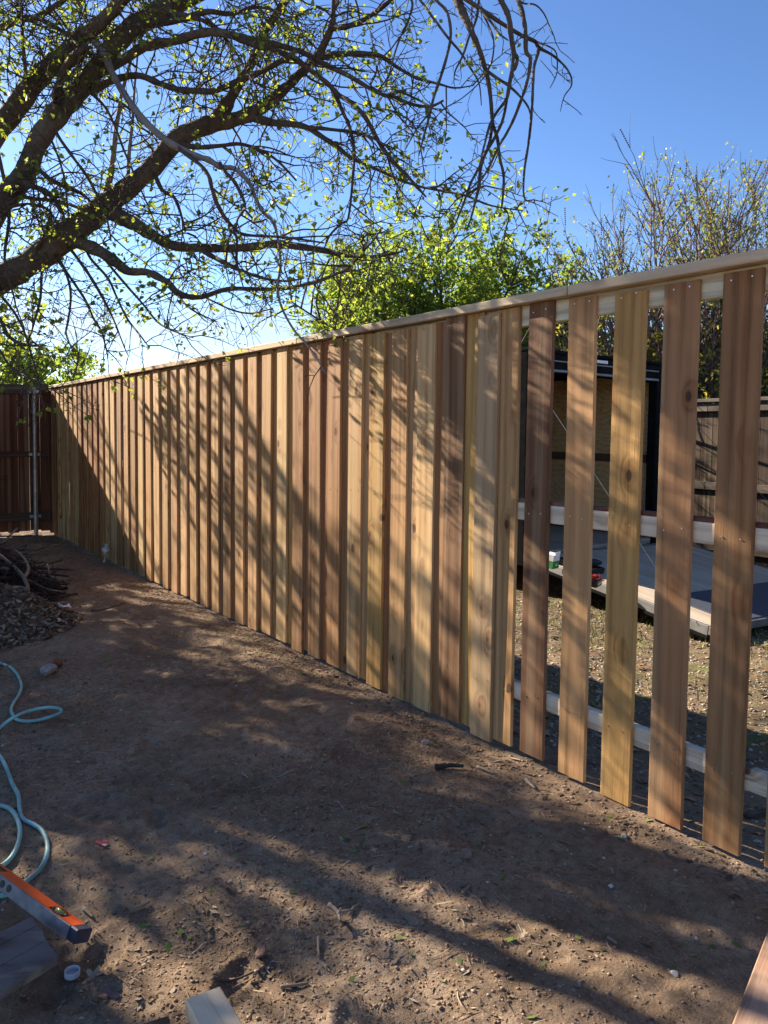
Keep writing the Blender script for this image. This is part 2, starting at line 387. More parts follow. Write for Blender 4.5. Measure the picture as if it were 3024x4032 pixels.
# ------------------------------------------------------------------ the new cedar fence
FY = 2.55
fence = thing('cedar_fence', 'new unpainted cedar privacy fence with cap board and one unfinished end', 'fence', (0, FY, 0))
def picket_mesh(seed, W=.144, T=.016, H=2.022):
    r = random.Random(seed); m = MB(); n = 5; c = .003
    bow = r.uniform(-.004, .004); nl = [r.uniform(-.0012, .0012) for _ in range(n)]; nr = [r.uniform(-.0012, .0012) for _ in range(n)]
    vs = []
    for i in range(n):
        z = H * i / (n - 1); b = bow * sin(pi * i / (n - 1))
        x0, x1 = -W / 2 + nl[i], W / 2 + nr[i]
        vs += [(x0 + c, b, z), (x1 - c, b, z), (x1, b + c, z), (x1, b + T, z), (x0, b + T, z), (x0, b + c, z)]
    fs = [(5, 4, 3, 2, 1, 0), tuple(range((n - 1) * 6, n * 6))]
    for i in range(n - 1):
        for k in range(6):
            a, b_ = i * 6 + k, i * 6 + (k + 1) % 6; fs.append((a, b_, b_ + 6, a + 6))
    m.add(vs, fs); me = m.mesh('picket'); me.materials.append(M_cedar); return me
PM = [picket_mesh(i) for i in range(8)]
TINT = dict(cream=(.58, .385, .185), tan=(.49, .29, .13), pink=(.46, .27, .125), brown=(.34, .185, .083), gold=(.50, .295, .10), dark=(.20, .105, .055), grey=(.44, .30, .17), red=(.32, .15, .065))
def jit(c, r, a=.09):
    k = 1 + r.uniform(-a, a); return tuple(max(.02, x * k * (1 + r.uniform(-.03, .03))) for x in c)
PR = random.Random(5)
first = [-2.652, -2.4495, -2.2165, -1.984, -1.753, -1.522]              # centres of the unfinished end
known = {0: 'pink', 1: 'dark', 2: 'tan', 3: 'gold', 4: 'brown', 5: 'brown'}
k = 6
while first[-1] < 1.6: first.append(first[-1] + .2305)
for i, x in enumerate(first):
    t = TINT[known.get(i, PR.choice(['tan', 'brown', 'gold', 'pink']))]
    o = obj('picket', PM[i % 8], None, fence, (x, PR.uniform(-.001, .001), PR.uniform(-.012, .012)), color=jit(t, PR, .04))
    o.rotation_euler[1] = radians(PR.uniform(-.15, .15))
proud = [(-11.56), (-11.33)]
meas = [-9.06, -8.85, -8.60, -8.36, -8.13, -7.895, -7.667, -7.43, -7.20, -6.962, -6.727, -6.505, -6.272, -6.035, -5.802, -5.571, -5.343, -5.115, -4.89, -4.665, -4.437, -4.205, -3.97, -3.75, -3.535, -3.30, -3.07, -2.835]
x = meas[0]; pre = []
while x - .2295 > -11.80: x -= .2295; pre.append(x)
proud = pre[::-1] + [m_ for m_ in meas]
pt = ['cream', 'cream', 'brown', 'tan', 'brown', 'cream', 'tan', 'cream', 'tan', 'pink', 'cream', 'tan', 'tan', 'tan', 'brown', 'tan', 'tan', 'tan', 'cream', 'brown', 'brown', 'brown', 'tan', 'gold', 'tan', 'cream', 'dark', 'grey']
for i, x0 in enumerate(proud):
    j = i - (len(proud) - len(pt))
    tname = pt[j] if j >= 0 else PR.choice(['brown', 'brown', 'tan', 'red', 'cream'])
    cx = x0 + .066 + PR.uniform(-.004, .004)
    o = obj('picket', PM[PR.randrange(8)], None, fence, (cx, -.0175 + PR.uniform(-.001, .001), PR.uniform(-.012, .012)), color=jit(TINT[tname], PR))
    o.rotation_euler[1] = radians(PR.uniform(-.15, .15))
    if i < len(proud) - 1 or True:
        cx2 = cx - .1147
        if cx2 > -11.75:
            tn = PR.choice(['red', 'pink', 'brown', 'tan', 'red', 'gold', 'brown'])
            obj('picket', PM[PR.randrange(8)], None, fence, (cx2, PR.uniform(-.001, .001), PR.uniform(-.012, .012)), color=jit(TINT[tn], PR))
# rails, cap, posts
def plank(name, L, Y, Z, mt, parent, loc, color, c=.003):
    return obj(name, MB().box((0, -Y / 2, -Z / 2), (L, Y / 2, Z / 2), c), mt, parent, loc, color=color)
RC = (.74, .66, .49)
joins = [-11.72, -9.42, -6.98, -4.54, -2.30, .14, 1.7]
for zc, hh in ((1.988, .089), (1.108, .078), (.272, .078)):
    sh = 0 if zc > 1.5 else -.3
    js = [joins[0]] + [j + sh for j in joins[1:-1]] + [joins[-1]]
    for a, b_ in zip(js[:-1], js[1:]):
        plank('rail', b_ - a - .003, .038, hh, M_cedarX, fence, (a, .016 + .0205, zc), jit(RC, PR, .05))
for a, b_ in zip(joins[:-1], joins[1:]):
    plank('rail_strip', b_ - a - .002, .032, .017, M_cedarX, fence, (a, .038, 1.1565), (.17, .07, .05), .002)
capj = [-11.76, -9.30, -6.89, -4.58, -2.267, .2, 1.72]
for a, b_ in zip(capj[:-1], capj[1:]):
    o = plank('cap_board', b_ - a - .005, .14, .040, M_cedarX, fence, (a, -.038 + .07, 2.0545 + PR.uniform(-.0015, .0015)), jit((.58, .46, .30), PR, .05), .004)
for x in (-11.62, -9.2, -6.9, -4.6, -2.562, -.2):
    p = obj('post', MB().tube([(0, 0, -.3), (0, 0, 2.02)], .030, 14), M_galv, fence, (x, .087, 0), smooth=False)
    for zc in (1.98, 1.108, .272):
        obj('bracket', MB().box((-.055, -.0345, -.02), (.055, -.0305, .02)), M_galv, p, (0, 0, zc))
nm = MB()
for i, x in enumerate(first[:12]):
    for z in (1.995, 1.115, .28):
        for dx in (-.036, .034):
            nm.lathe([(0, -.0022), (.0032, -.002), (.0035, 0)], 7, Matrix.Translation((x + dx + PR.uniform(-.006, .006), -.0015, z + PR.uniform(-.012, .012))) @ Matrix.Rotation(radians(90), 4, 'X') @ Matrix.Scale(-1, 4, (0, 0, 1)))
for x in [m_ + .066 for m_ in meas if m_ > -7.5]:
    for z in (1.995, 1.115, .28):
        for dx in (-.04, .04):
            nm.lathe([(0, -.002), (.0022, -.0018), (.0025, 0)], 6, Matrix.Translation((x + dx, -.0205, z + PR.uniform(-.012, .012))) @ Matrix.Rotation(radians(90), 4, 'X') @ Matrix.Scale(-1, 4, (0, 0, 1)))
kind(obj('nail_heads', nm, M_nail, fence), 'stuff')

# ------------------------------------------------------------------ old dark fence across the far end
EX = -11.8
old = thing('old_fence', 'old dark brown board fence closing the far end of the yard', 'fence', (EX, 0, 0))
oldP = MB().box((0, -.0697, 0), (.016, .0697, 1.98), .0015).mesh('picket'); oldP.materials.append(M_old)
y = 2.478; i = 0
OR = random.Random(3)
while y > -7.5:
    o = obj('picket', oldP, None, old, (-.0185, y, .04 + OR.uniform(-.015, .015)), color=jit((.125, .052, .03), OR, .10))
    o.rotation_euler[0] = radians(OR.uniform(-.05, .05)); y -= .1402 + OR.uniform(0, .0012) + (.0025 if i % 3 == 1 else 0); i += 1
for zc, hh in ((2.011, .128), (1.118, .075), (.25, .112)):
    for a, b_ in ((-7.5, -4.9), (-4.9, -2.45), (-2.45, 0.02), (.02, 2.52)):
        obj('rail', MB().box((0, a, -hh / 2), (.038, b_ - .003, hh / 2), .003), M_oldY, old, (0, 0, zc), color=jit((.085, .06, .045), OR, .1))
obj('corner_board', MB().box((-.02, 2.5485, 0), (.034, 2.585, 2.02), .003).box((-.02, 2.5255, .0), (-.002, 2.548, 1.9), .002), M_old, old, color=(.12, .06, .038))
for yy in (2.325, -.1, -2.5, -4.9):
    p = obj('post', MB().tube([(0, 0, -.3), (0, 0, 2.0)], .030, 16), M_galv, old, (.071, yy, .0), smooth=False)
    obj('post_cap', MB().lathe([(.032, 0), (.033, .02), (.026, .04), (.012, .048), (0, .05)], 14), M_galv, p, (0, 0, 1.995), smooth=True)
    for zc in (1.985, 1.115, .25):
        obj('bracket', MB().box((-.0325, -.075, -.02), (-.0285, .075, .02), 0).lathe([(.033, -.02), (.033, .02)], 14), M_galv, p, (0, 0, zc))

# ------------------------------------------------------------------ weathered fence behind the trailer
BY = 8.3
back = thing('weathered_fence', 'weathered grey wooden fence behind the trailer with its rails showing', 'fence', (0, BY, 0))
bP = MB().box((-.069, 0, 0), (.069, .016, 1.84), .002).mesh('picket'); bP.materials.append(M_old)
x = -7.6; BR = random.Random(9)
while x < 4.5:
    c = jit((.078, .052, .036), BR, .28)  # boards and rails kept dark to stand in for shade on this fence
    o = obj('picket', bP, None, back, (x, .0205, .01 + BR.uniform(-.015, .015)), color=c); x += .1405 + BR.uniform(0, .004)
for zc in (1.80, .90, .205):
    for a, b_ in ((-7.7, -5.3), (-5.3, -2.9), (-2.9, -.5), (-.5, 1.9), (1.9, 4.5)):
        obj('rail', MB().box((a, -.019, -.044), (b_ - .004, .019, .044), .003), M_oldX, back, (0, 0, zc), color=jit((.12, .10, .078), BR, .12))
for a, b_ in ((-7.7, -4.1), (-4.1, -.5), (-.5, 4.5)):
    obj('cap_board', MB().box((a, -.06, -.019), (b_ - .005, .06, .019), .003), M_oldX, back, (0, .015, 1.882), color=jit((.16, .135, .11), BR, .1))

# ------------------------------------------------------------------ trailer
M_black = plain('black_trailer_skin', (.014, .014, .015), .75, 0, .3, 6, spec=.0)
M_blackm = plain('black_steel', (.014, .014, .014), .6, 0, .3, 10, spec=.0)
M_alu = plain('aluminium_trim', (.20, .20, .20), .55, .5, .2, 10)
M_lens = plain('clear_lens', (.75, .75, .78), .2, 0, .1, 50, spec=.6)
M_deck = wood('deck_plywood', 'X', grain=.6, knots=.25, rough=.6, dark=.75, bump=.15)
M_rubber = plain('dark_mat', (.055, .065, .09), .6, 0, .15, 40)
M_white = plain('white_card', (.75, .75, .76), .6, 0, .05)
M_green = plain('green_print', (.03, .25, .06), .6)
M_redp = plain('red_plastic', (.30, .02, .02), .4)
TX, TY, TW, TH = -5.16, 5.2, 2.16, 2.24
tr = thing('cargo_trailer', 'black enclosed cargo trailer with plywood lining and rear ramp lowered', 'trailer', (TX, TY, 0), radians(3.5))
FL = .36; TL = 5.0
PLC = (.62, .41, .19)
obj('side_wall', MB().box((-TL, 0, .3), (-.08, .03, TH - .1)), M_black, tr)
obj('side_wall', MB().box((-TL, TW - .03, .3), (-.08, TW, TH - .1)), M_black, tr)
obj('front_wall', MB().box((-TL - .03, 0, .3), (-TL, TW, TH - .1)), M_black, tr)
obj('roof', MB().box((-TL - .03, -.01, TH - .1), (-.08, TW + .01, TH - .05), .01), M_black, tr)
obj('floor', MB().box((-TL, .03, FL - .06), (0, TW - .03, FL)), M_deck, tr, color=(.56, .48, .37))
for a, b_ in ((-TL + .01, -2.45), (-2.44, -.1)):
    for z0, z1 in ((FL, 1.19), (1.22, TH - .12)):
        obj('plywood_sheet', MB().box((a, .032, z0), (b_, .044, z1)), M_ply, tr, color=PLC)
        obj('plywood_sheet', MB().box((a, TW - .044, z0), (b_, TW - .032, z1)), M_ply, tr, color=jit(PLC, PR, .1))
for a, b_ in ((.05, 1.07), (1.08, TW - .05)):
    for z0, z1 in ((FL + .12, 1.19), (1.22, TH - .12)):
        obj('plywood_sheet', MB().box((-TL + .01, a, z0), (-TL + .022, b_, z1)), M_ply, tr, color=jit(PLC, PR, .12))
kb = plain('kick_board_brown', (.13, .075, .05), .6)
obj('kick_board', MB().box((-TL + .022, .05, FL), (-TL + .035, TW - .05, FL + .13)), kb, tr)
obj('kick_board', MB().box((-TL + .04, TW - .058, FL), (-.1, TW - .046, FL + .13)), kb, tr)
obj('seam_board', MB().box((-TL + .04, TW - .056, 1.17), (-.1, TW - .0445, 1.26)), kb, tr)
# rear frame
pl = MB().box((-.08, -.015, .25), (.03, .085, TH - .02), .008)
lp = obj('door_post', pl, M_blackm, tr)
obj('door_post', MB().box((-.08, TW - .085, .25), (.03, TW + .015, TH - .02), .008), M_blackm, tr)
hd = obj('header', MB().box((-.08, .085, TH - .2), (.03, TW - .085, TH - .02), .006), M_blackm, tr)
obj('header_lip', MB().box((-.07, -.02, TH - .019), (.05, TW + .02, TH + .012), .006), M_black, tr)
obj('header_trim', MB().box((.031, .085, TH - .19), (.045, TW - .085, TH - .165), .004).box((.031, .085, TH - .095), (.04, TW - .085, TH - .08), .003), M_alu, hd)
lg = MB()
for k in range(5): lg.box((.041, .98 + k * .036, TH - .068), (.054, 1.01 + k * .036, TH - .036), .004)
obj('clearance_light', lg, M_lens, hd)
# seal studs and chain on the near post, latch bar
stm = MB()
for k in range(64):
    z = .55 + k * .033
    stm.lathe([(0, .006), (.004, .005), (.006, 0)], 6, Matrix.Translation((.0305, .012 + .002 * (k % 2), z)) @ Matrix.Rotation(radians(90), 4, 'Y'))
kind(obj('studs', stm, M_alu, lp), 'stuff')
chm = MB()
for k in range(17):
    chm.lathe([(.0, -.014), (.010, -.010), (.014, 0), (.010, .010), (0, .014)], 8, Matrix.Translation((.045, .045, 1.08 + k * .026)))
obj('chain', chm, M_alu, lp, smooth=True)
obj('latch_rod', MB().tube([(.06, .015, .9), (.06, .015, 1.62)], .007, 8).box((.04, .0, 1.6), (.08, .03, 1.66), .003), M_alu, lp)
obj('latch_bar', MB().beam((.05, TW + .05, 1.62), (.05, TW + .05, .62), .035, .02).beam((.07, TW + .05, .98), (.07, TW + .1, .72), .03, .03), M_blackm, tr)
for k, (z0, r) in enumerate(((0.31, .31), )):
    for yy in (-.02, TW - .2):
        for xx in (-3.0, -2.25):
            wmesh = MB().lathe([(.16, 0), (.30, .0), (.33, .04), (.33, .18), (.30, .22), (.16, .22)], 24, Matrix.Translation((xx, yy + .22, .33)) @ Matrix.Rotation(radians(90), 4, 'X'))
            obj('wheel', wmesh, M_blackm, tr)
# ramp: hinged at the floor edge, its end resting near the ground
RL = 1.95; ra = math.asin((FL - .02 - .1) / RL)
rm = Matrix.Translation((.04, 0, FL - .02)) @ Matrix.Rotation(radians(-8.5), 4, 'Z') @ Matrix.Rotation(ra, 4, 'Y')
rw = TW - .1
def rp(name, lo, hi, mt, c=.004, color=None, parent=None):
    o = obj(name, MB().box(lo, hi, c), mt, parent or tr, color=color)
    if not parent: o.matrix_local = rm
    return o
ramp_o = rp('ramp', (0, .06, -.055), (RL, .06 + rw, -.005), M_blackm)
rp('ramp_deck', (.01, .075, -.004), (RL - .005, .045 + rw, .008), M_deck, .002, (.62, .54, .42))
rp('ramp_edge', (0, .050, -.06), (RL, .0745, .012), M_alu, .003)
rp('ramp_edge', (0, .0455 + rw, -.06), (RL, .07 + rw, .012), M_alu, .003)
rp('ramp_edge_lip', (-.01, .044, -.085), (RL + .01, .060, -.0605), M_blackm, .003)
rp('hinge', (-.035, .08, .0), (-.002, .04 + rw, .014), M_alu, .003)
rp('ramp_flap', (RL - .62, .32, .0085), (RL - .004, .04 + rw, .017), M_rubber, .002)
rp('ramp_end', (RL + .002, .05, -.05), (RL + .03, .07 + rw, .01), M_alu, .004)
for yy, ex in ((.02, .03), (TW - .02, rw + .06)):
    b0 = Vector((.05, yy, 1.98)); b1 = rm @ Vector((RL * .93, ex, .01))
    obj('cable', MB().tube([b0, b1], .0028, 6), M_alu, tr)
TM = Matrix.Translation((TX, TY, 0)) @ Matrix.Rotation(radians(3.5), 4, 'Z')
def onramp(x, y, z=0): return TM @ (rm @ Vector((x, y, .0085 + z)))
RQ = (TM @ rm).to_euler()
def rthing(name, label, cat, x, y, rz=0):
    t = thing(name, label, cat, onramp(x, y)); t.rotation_euler = (TM @ rm @ Matrix.Rotation(rz, 4, 'Z')).to_euler(); return t
def hitramp(px, py):
    """where the view through a pixel meets the ramp's deck, in ramp coordinates"""
    Mi = (TM @ rm).inverted(); o_ = Mi @ O; d_ = Mi.to_3x3() @ ray(px, py)
    t_ = (.0085 - o_.z) / d_.z; p_ = o_ + d_ * t_; return p_.x, p_.y
def c8(x, y): return 2100 + x * .557, 2050 + y * .557
bx, by = hitramp(*c8(432, 462))
t = rthing('battery_pack', 'small red and black tool battery standing on the ramp', 'battery', bx, by, radians(25))
obj('case', MB().box((-.04, -.06, 0), (.04, .06, .062), .008), plain('black_plastic', (.02, .018, .02), .4), t)
obj('top_shell', MB().box((-.034, -.054, .0625), (.034, .054, .085), .006).box((-.02, -.055, .0855), (.02, .01, .098), .004), M_redp, t)
obj('label_print', MB().box((.0405, -.035, .024), (.0415, -.005, .036)).box((.0405, .0, .027), (.0415, .03, .033)), M_white, t)
bx, by = hitramp(*c8(124, 330))
t = rthing('card_box', 'small open white and green card box on the ramp', 'box', bx, by, radians(12))
obj('carton', MB().box((-.05, -.045, .0), (.05, .045, .0675), .002), M_green, t)
obj('upper_band', MB().box((-.0502, -.0452, .068), (.0502, .0452, .125), .002).box((.051, -.03, .126), (.055, .04, .15)), M_white, t)
obj('emblem', MB().lathe([(0, .001), (.010, .001), (.0102, 0)], 10, Matrix.Translation((.0502, .005, .034)) @ Matrix.Rotation(radians(90), 4, 'Y')), M_white, t)
bx, by = hitramp(*c8(170, 352))
t = rthing('tool_tray', 'flat black tool tray lying at the near edge of the ramp', 'tray', bx, max(by, .22), radians(0))
tm_ = MB().box((-.2, -.1, 0), (.2, .1, .012), .003)
for lo, hi in (((-.2, -.1, .012), (.2, -.088, .05)), ((-.2, .088, .012), (.2, .1, .05)), ((-.2, -.088, .012), (-.188, .088, .05)), ((.188, -.088, .012), (.2, .088, .05))): tm_.box(lo, hi)
obj('tray_body', tm_, plain('black_tray', (.018, .018, .02), .5), t)
obj('handle', MB().box((-.06, -.13, .02), (.06, -.1005, .035), .004), M_blackm, t)
bx, by = hitramp(*c8(428, 352))
t = rthing('paper_sheet', 'folded white paper lying on the ramp beside the battery', 'paper', bx, by, radians(30))
obj('sheet', MB().add([(-.07, -.1, .002), (.07, -.1, .004), (.07, .1, .012), (-.07, .1, .03)], [(0, 1, 2, 3)]) or MB().box((-.07, -.1, .002), (.07, .1, .006)), M_white, t)
t = rthing('cordless_driver', 'black and red cordless driver lying on the ramp by the paper', 'power tool', bx - .12, by + .06, radians(60))
obj('motor_body', MB().tube([(-.07, 0, .04), (.05, 0, .04), (.08, 0, .04), (.11, 0, .04)], [.033, .033, .025, .012], 10), plain('dark_plastic', (.02, .02, .022), .4), t)
obj('grip', MB().beam((-.03, 0, .035), (-.05, -.13, .035), .04, .045, .006), M_redp, t)
# bag of fasteners at the front of the trailer floor
t = thing('fastener_pile', 'shiny loose pile of metal fasteners on the trailer floor', 'fasteners', TM @ Vector((-1.3, 1.35, FL + .001)))
fm = MB()
for k in range(40):
    a = RNG.uniform(0, 6.3); r_ = RNG.uniform(0, .11); p = Vector((r_ * cos(a), r_ * sin(a), RNG.uniform(.005, .03)))
    q = p + Vector((RNG.uniform(-.03, .03), RNG.uniform(-.03, .03), RNG.uniform(-.004, .01)))
    fm.tube([p, q], .003, 5)
obj('fasteners', fm, M_alu, t)

# ------------------------------------------------------------------ houses far behind
M_shing = plain('grey_shingle', (.20, .19, .185), .9, 0, .25, 9, .3)
M_hw = plain('house_wall', (.34, .27, .22), .85, 0, .12, 4)
def house(label, loc, rz, L, W, hw, hr):
    h = thing('house', label, 'house', loc, rz)
    wm = MB().box((-L / 2, -W / 2, 0), (L / 2, W / 2, hw)); obj('wall', wm, M_hw, h)
    e = .45; sl = (hr - hw) / (W / 2)
    nrow = 14
    for s in (-1, 1):
        rmb = MB(); y0 = s * (W / 2 + e)
        for k in range(nrow):
            f0, f1 = k / nrow, (k + 1) / nrow + .01
            ya, yb = y0 * (1 - f0), y0 * (1 - f1)
            za, zb = hw - e * sl + (hr - hw + e * sl) * f0, hw - e * sl + (hr - hw + e * sl) * min(f1, 1)
            for q in range(int(L * 2.2)):
                xa = -L / 2 - e + q * (L + 2 * e) / int(L * 2.2) + (k % 2) * .1; xb = xa + (L + 2 * e) / int(L * 2.2) - .02
                dz = .03 + .015 * RNG.random()
                rmb.add([(xa, ya, za + dz), (xb, ya, za + dz), (xb, yb, zb + .012), (xa, yb, zb + .012), (xa, ya, za), (xb, ya, za)], [(0, 1, 2, 3) if s < 0 else (3, 2, 1, 0), (4, 5, 1, 0) if s < 0 else (0, 1, 5, 4)])
        o = obj('roof', MB().add([(-L / 2 - e, y0, hw - e * sl - .06), (L / 2 + e, y0, hw - e * sl - .06), (L / 2 + e, 0, hr - .06), (-L / 2 - e, 0, hr - .06), (-L / 2 - e, y0, hw - e * sl), (L / 2 + e, y0, hw - e * sl), (L / 2 + e, 0, hr), (-L / 2 - e, 0, hr)], []) or _slab(L, e, y0, hw, hr, sl), M_shing, h)
        kind(obj('shingles', rmb, M_shing, o), 'stuff')
    gm = MB()
    for s in (-1, 1):
        gm.add([(s * L / 2, -W / 2, hw + .001), (s * L / 2, W / 2, hw + .001), (s * L / 2, 0, hr - .08), (s * (L / 2 - .1), -W / 2, hw + .001), (s * (L / 2 - .1), W / 2, hw + .001), (s * (L / 2 - .1), 0, hr - .08)], [(0, 1, 2), (3, 5, 4), (0, 2, 5, 3), (1, 4, 5, 2)])
    obj('gable', gm, M_hw, h)
    return h
def _slab(L, e, y0, hw, hr, sl):
    m = MB(); x0, x1 = -L / 2 - e, L / 2 + e; zl = hw - e * sl
    m.add([(x0, y0, zl - .08), (x1, y0, zl - .08), (x1, 0, hr - .08), (x0, 0, hr - .08), (x0, y0, zl), (x1, y0, zl), (x1, 0, hr), (x0, 0, hr)],
          [(0, 1, 2, 3), (4, 5, 6, 7), (0, 1, 5, 4), (1, 2, 6, 5), (2, 3, 7, 6), (3, 0, 4, 7)]); return m
house('grey shingled house behind the weathered fence, roof sloping down to the right', (-11.6, 16.5, 0), radians(0), 9.0, 7.5, 2.4, 3.75)
house('small pale roofed house far behind the old dark fence', (-33.5, 6.9, 0), radians(15), 8, 6, 2.0, 2.75)

# ------------------------------------------------------------------ trees
def leaves_mesh(name, P, Dv, size, mt, parent, fold=.25):
    """one leaf per position: a pointed blade folded along its midrib, turned by direction Dv"""
    P = np.asarray(P, float); n = len(P)
    if n == 0: return None
    Dv = np.asarray(Dv, float) + NPR.normal(0, .45, (n, 3)); Dv /= np.linalg.norm(Dv, axis=1)[:, None] + 1e-9
    rn = NPR.normal(0, 1, (n, 3)) + np.array([0, 0, .8]); sv = np.cross(Dv, rn); sv /= np.linalg.norm(sv, axis=1)[:, None] + 1e-9
    nv = np.cross(sv, Dv)
    L = size * NPR.uniform(.35, 1.3, n)[:, None]; Wd = L * NPR.uniform(.30, .42, n)[:, None]
    base = P; tip = P + Dv * L - nv * L * .12
    l = P + Dv * L * .38 + sv * Wd + nv * Wd * fold; r = P + Dv * L * .38 - sv * Wd + nv * Wd * fold
    V = np.stack([base, l, tip, r], 1).reshape(-1, 3).astype(np.float32)
    i = (np.arange(n) * 4)[:, None]
    T = np.concatenate([i + np.array([[0, 2, 1]]), i + np.array([[0, 3, 2]])], 1).reshape(-1, 3)
    me = bpy.data.meshes.new(name); me.vertices.add(len(V)); me.vertices.foreach_set('co', V.ravel())
    me.loops.add(T.size); me.loops.foreach_set('vertex_index', T.ravel().astype(np.int32))
    me.polygons.add(len(T)); me.polygons.foreach_set('loop_start', (np.arange(len(T)) * 3).astype(np.int32))
    me.update(calc_edges=True)
    return kind(obj(name, me, mt, parent), 'stuff')

def rvec(r): return np.array([r.gauss(0, 1), r.gauss(0, 1), r.gauss(0, 1)])
def unit(v): return v / (np.linalg.norm(v) + 1e-9)
def shoot(r, p, d, L, n, wig, grav):
    """a wandering polyline"""
    pts = [np.array(p, float)]; d = unit(np.array(d, float)); s = L / n
    for _ in range(n):
        d = unit(d + rvec(r) * wig + np.array([0, 0, grav])); pts.append(pts[-1] + d * s)
    return np.array(pts)
def along(pts, t):
    k = t * (len(pts) - 1); i = min(int(k), len(pts) - 2); f = k - i
    return pts[i] * (1 - f) + pts[i + 1] * f, unit(pts[i + 1] - pts[i])
def leafcluster(r, LP, LD, p, d, n, spread=.03):
    for _ in range(n):
        LP.append(p + rvec(r) * spread); LD.append(unit(d * .5 + rvec(r) * .8 + np.array([0, 0, -.25])))
def twigs(r, mb, LP, LD, pts, rad0, dens, Lr, leaf, grav=-.02, t0=.1, lv=1, wig=.22, thick=1.):
    """side twigs along a limb, with spurs and leaf clusters"""
    seg = float(np.linalg.norm(np.diff(pts, axis=0), axis=1).sum()); cnt = max(1, int(seg * dens + r.random()))
    for _ in range(cnt):
        t = r.uniform(t0, 1); p, d = along(pts, t)
        sd_ = unit(np.cross(d, rvec(r))); dd = unit(d * r.uniform(.1, .8) + sd_)
        L = r.uniform(*Lr); n = max(3, int(L / .07))
        q = shoot(r, p, dd, L, n, wig, grav)
        r0 = min(rad0 * .5, (.0028 + .008 * L) * thick)
        mb.tube(q, np.linspace(r0, .0017, len(q)), 4, False)
        if leaf > 0:
            for k in range(1, len(q)):
                if r.random() < leaf * .28: leafcluster(r, LP, LD, q[k], unit(q[k] - q[k - 1]), r.randint(1, 4), .022)
            leafcluster(r, LP, LD, q[-1], unit(q[-1] - q[-2]), r.randint(2, 6) if r.random() < leaf * 1.3 else 0, .022)
        else:
            for k in range(1, len(q) - 1):
                if r.random() < .6:
                    e = shoot(r, q[k], unit(rvec(r) + unit(q[k] - q[k - 1]) * .5), r.uniform(.015, .05), 2, .2, 0); mb.tube(e, [.0018, .0014, .001], 3, False)
        if lv > 0: twigs(r, mb, LP, LD, q, r0, dens * 1.6, (Lr[0] * .35, Lr[1] * .45), leaf, grav, .25, lv - 1, wig, thick)

def smooth_pts(P, R, k=3):
    """Catmull-Rom through the points"""
    P = np.array(P, float); R = np.array(R, float); out = []; ro = []
    for i in range(len(P) - 1):
        p0 = P[max(i - 1, 0)]; p1 = P[i]; p2 = P[i + 1]; p3 = P[min(i + 2, len(P) - 1)]
        for j in range(k):
            t = j / k
            out.append(.5 * ((2 * p1) + (-p0 + p2) * t + (2 * p0 - 5 * p1 + 4 * p2 - p3) * t * t + (-p0 + 3 * p1 - 3 * p2 + p3) * t ** 3)); ro.append(R[i] * (1 - t) + R[i + 1] * t)
    out.append(P[-1]); ro.append(R[-1]); return np.array(out), np.array(ro)

# --- the yard tree: trunk beyond the left edge, limbs reaching over the yard
yt = thing('yard_tree', 'large spreading tree with new spring leaves, limbs reaching over the yard', 'tree', (0, 0, 0))
YR = random.Random(21)
tw, LP, LD = MB(), [], []
twd = MB()
fork = np.array([-8.2, -.5, 1.5])
tp, trd = smooth_pts([(-8.35, -.62, -.15), (-8.33, -.6, .15), (-8.27, -.55, .8), fork, fork + np.array([.02, .05, .25])], [.42, .31, .26, .27, .2])
obj('trunk', MB().tube(tp, trd, 16), M_bark, yt, smooth=True)
LIMB = {}
def limb(key, parent, d1, pts, kindm='bark', dens=3., Lr=(.25, .7), leaf=.55, tj=.25, d0=None):
    px = [(x * D, y * D) for x, y, _ in pts]
    if parent == 'fork': dp0 = 6.4
    elif parent: 
        pp = LIMB[parent]; dp0 = min(pp, key=lambda q: (q[0] - pts[0][0]) ** 2 + (q[1] - pts[0][1]) ** 2)[2]
    else: dp0 = d0
    cum = [0.]
    for a, b_ in zip(px[:-1], px[1:]): cum.append(cum[-1] + math.hypot(a[0] - b_[0], a[1] - b_[1]))
    P = []; R = []; rec = []
    wob = 0
    for (x, y), (ox, oy, ww), c in zip(px, pts, cum):
        f = c / cum[-1]; dd = dp0 + (d1 - dp0) * f + (.10 * sin(f * 9 + len(key)) * min(1, f * 4)) * (1 if len(pts) > 4 else 0)
        P.append(np.array(atd(x, y, dd))); R.append(max(.0016, ww / 2 * D / F * dd)); rec.append((ox, oy, dd))
    LIMB[key] = rec
    if parent == 'fork': P = [fork + np.array([0, 0, -.1])] + P; R = [R[0] * 1.2] + R
    Q, RR = smooth_pts(P, R, 4)
    big = RR.max()
    if big > .012:                                   # knobbly bark
        RR = RR * (1 + .07 * np.sin(np.arange(len(RR)) * 1.7 + len(key)) + NPR.normal(0, .035, len(RR)))
    obj('limb', MB().tube(Q, RR, 12 if big > .04 else 8 if big > .015 else 5), {'bark': M_bark, 'light': M_barklight, 'twig': M_twig}[kindm], yt, smooth=True)
    if dens > 0:
        twigs(YR, tw if leaf > 0 else twd, LP, LD, Q, RR.mean() if leaf > 0 else .005, dens * (1.8 if leaf > 0 else 1), Lr, leaf * .5, -.03 if leaf > 0 else -.05, tj, 1 if leaf > 0 else 0)
    return Q
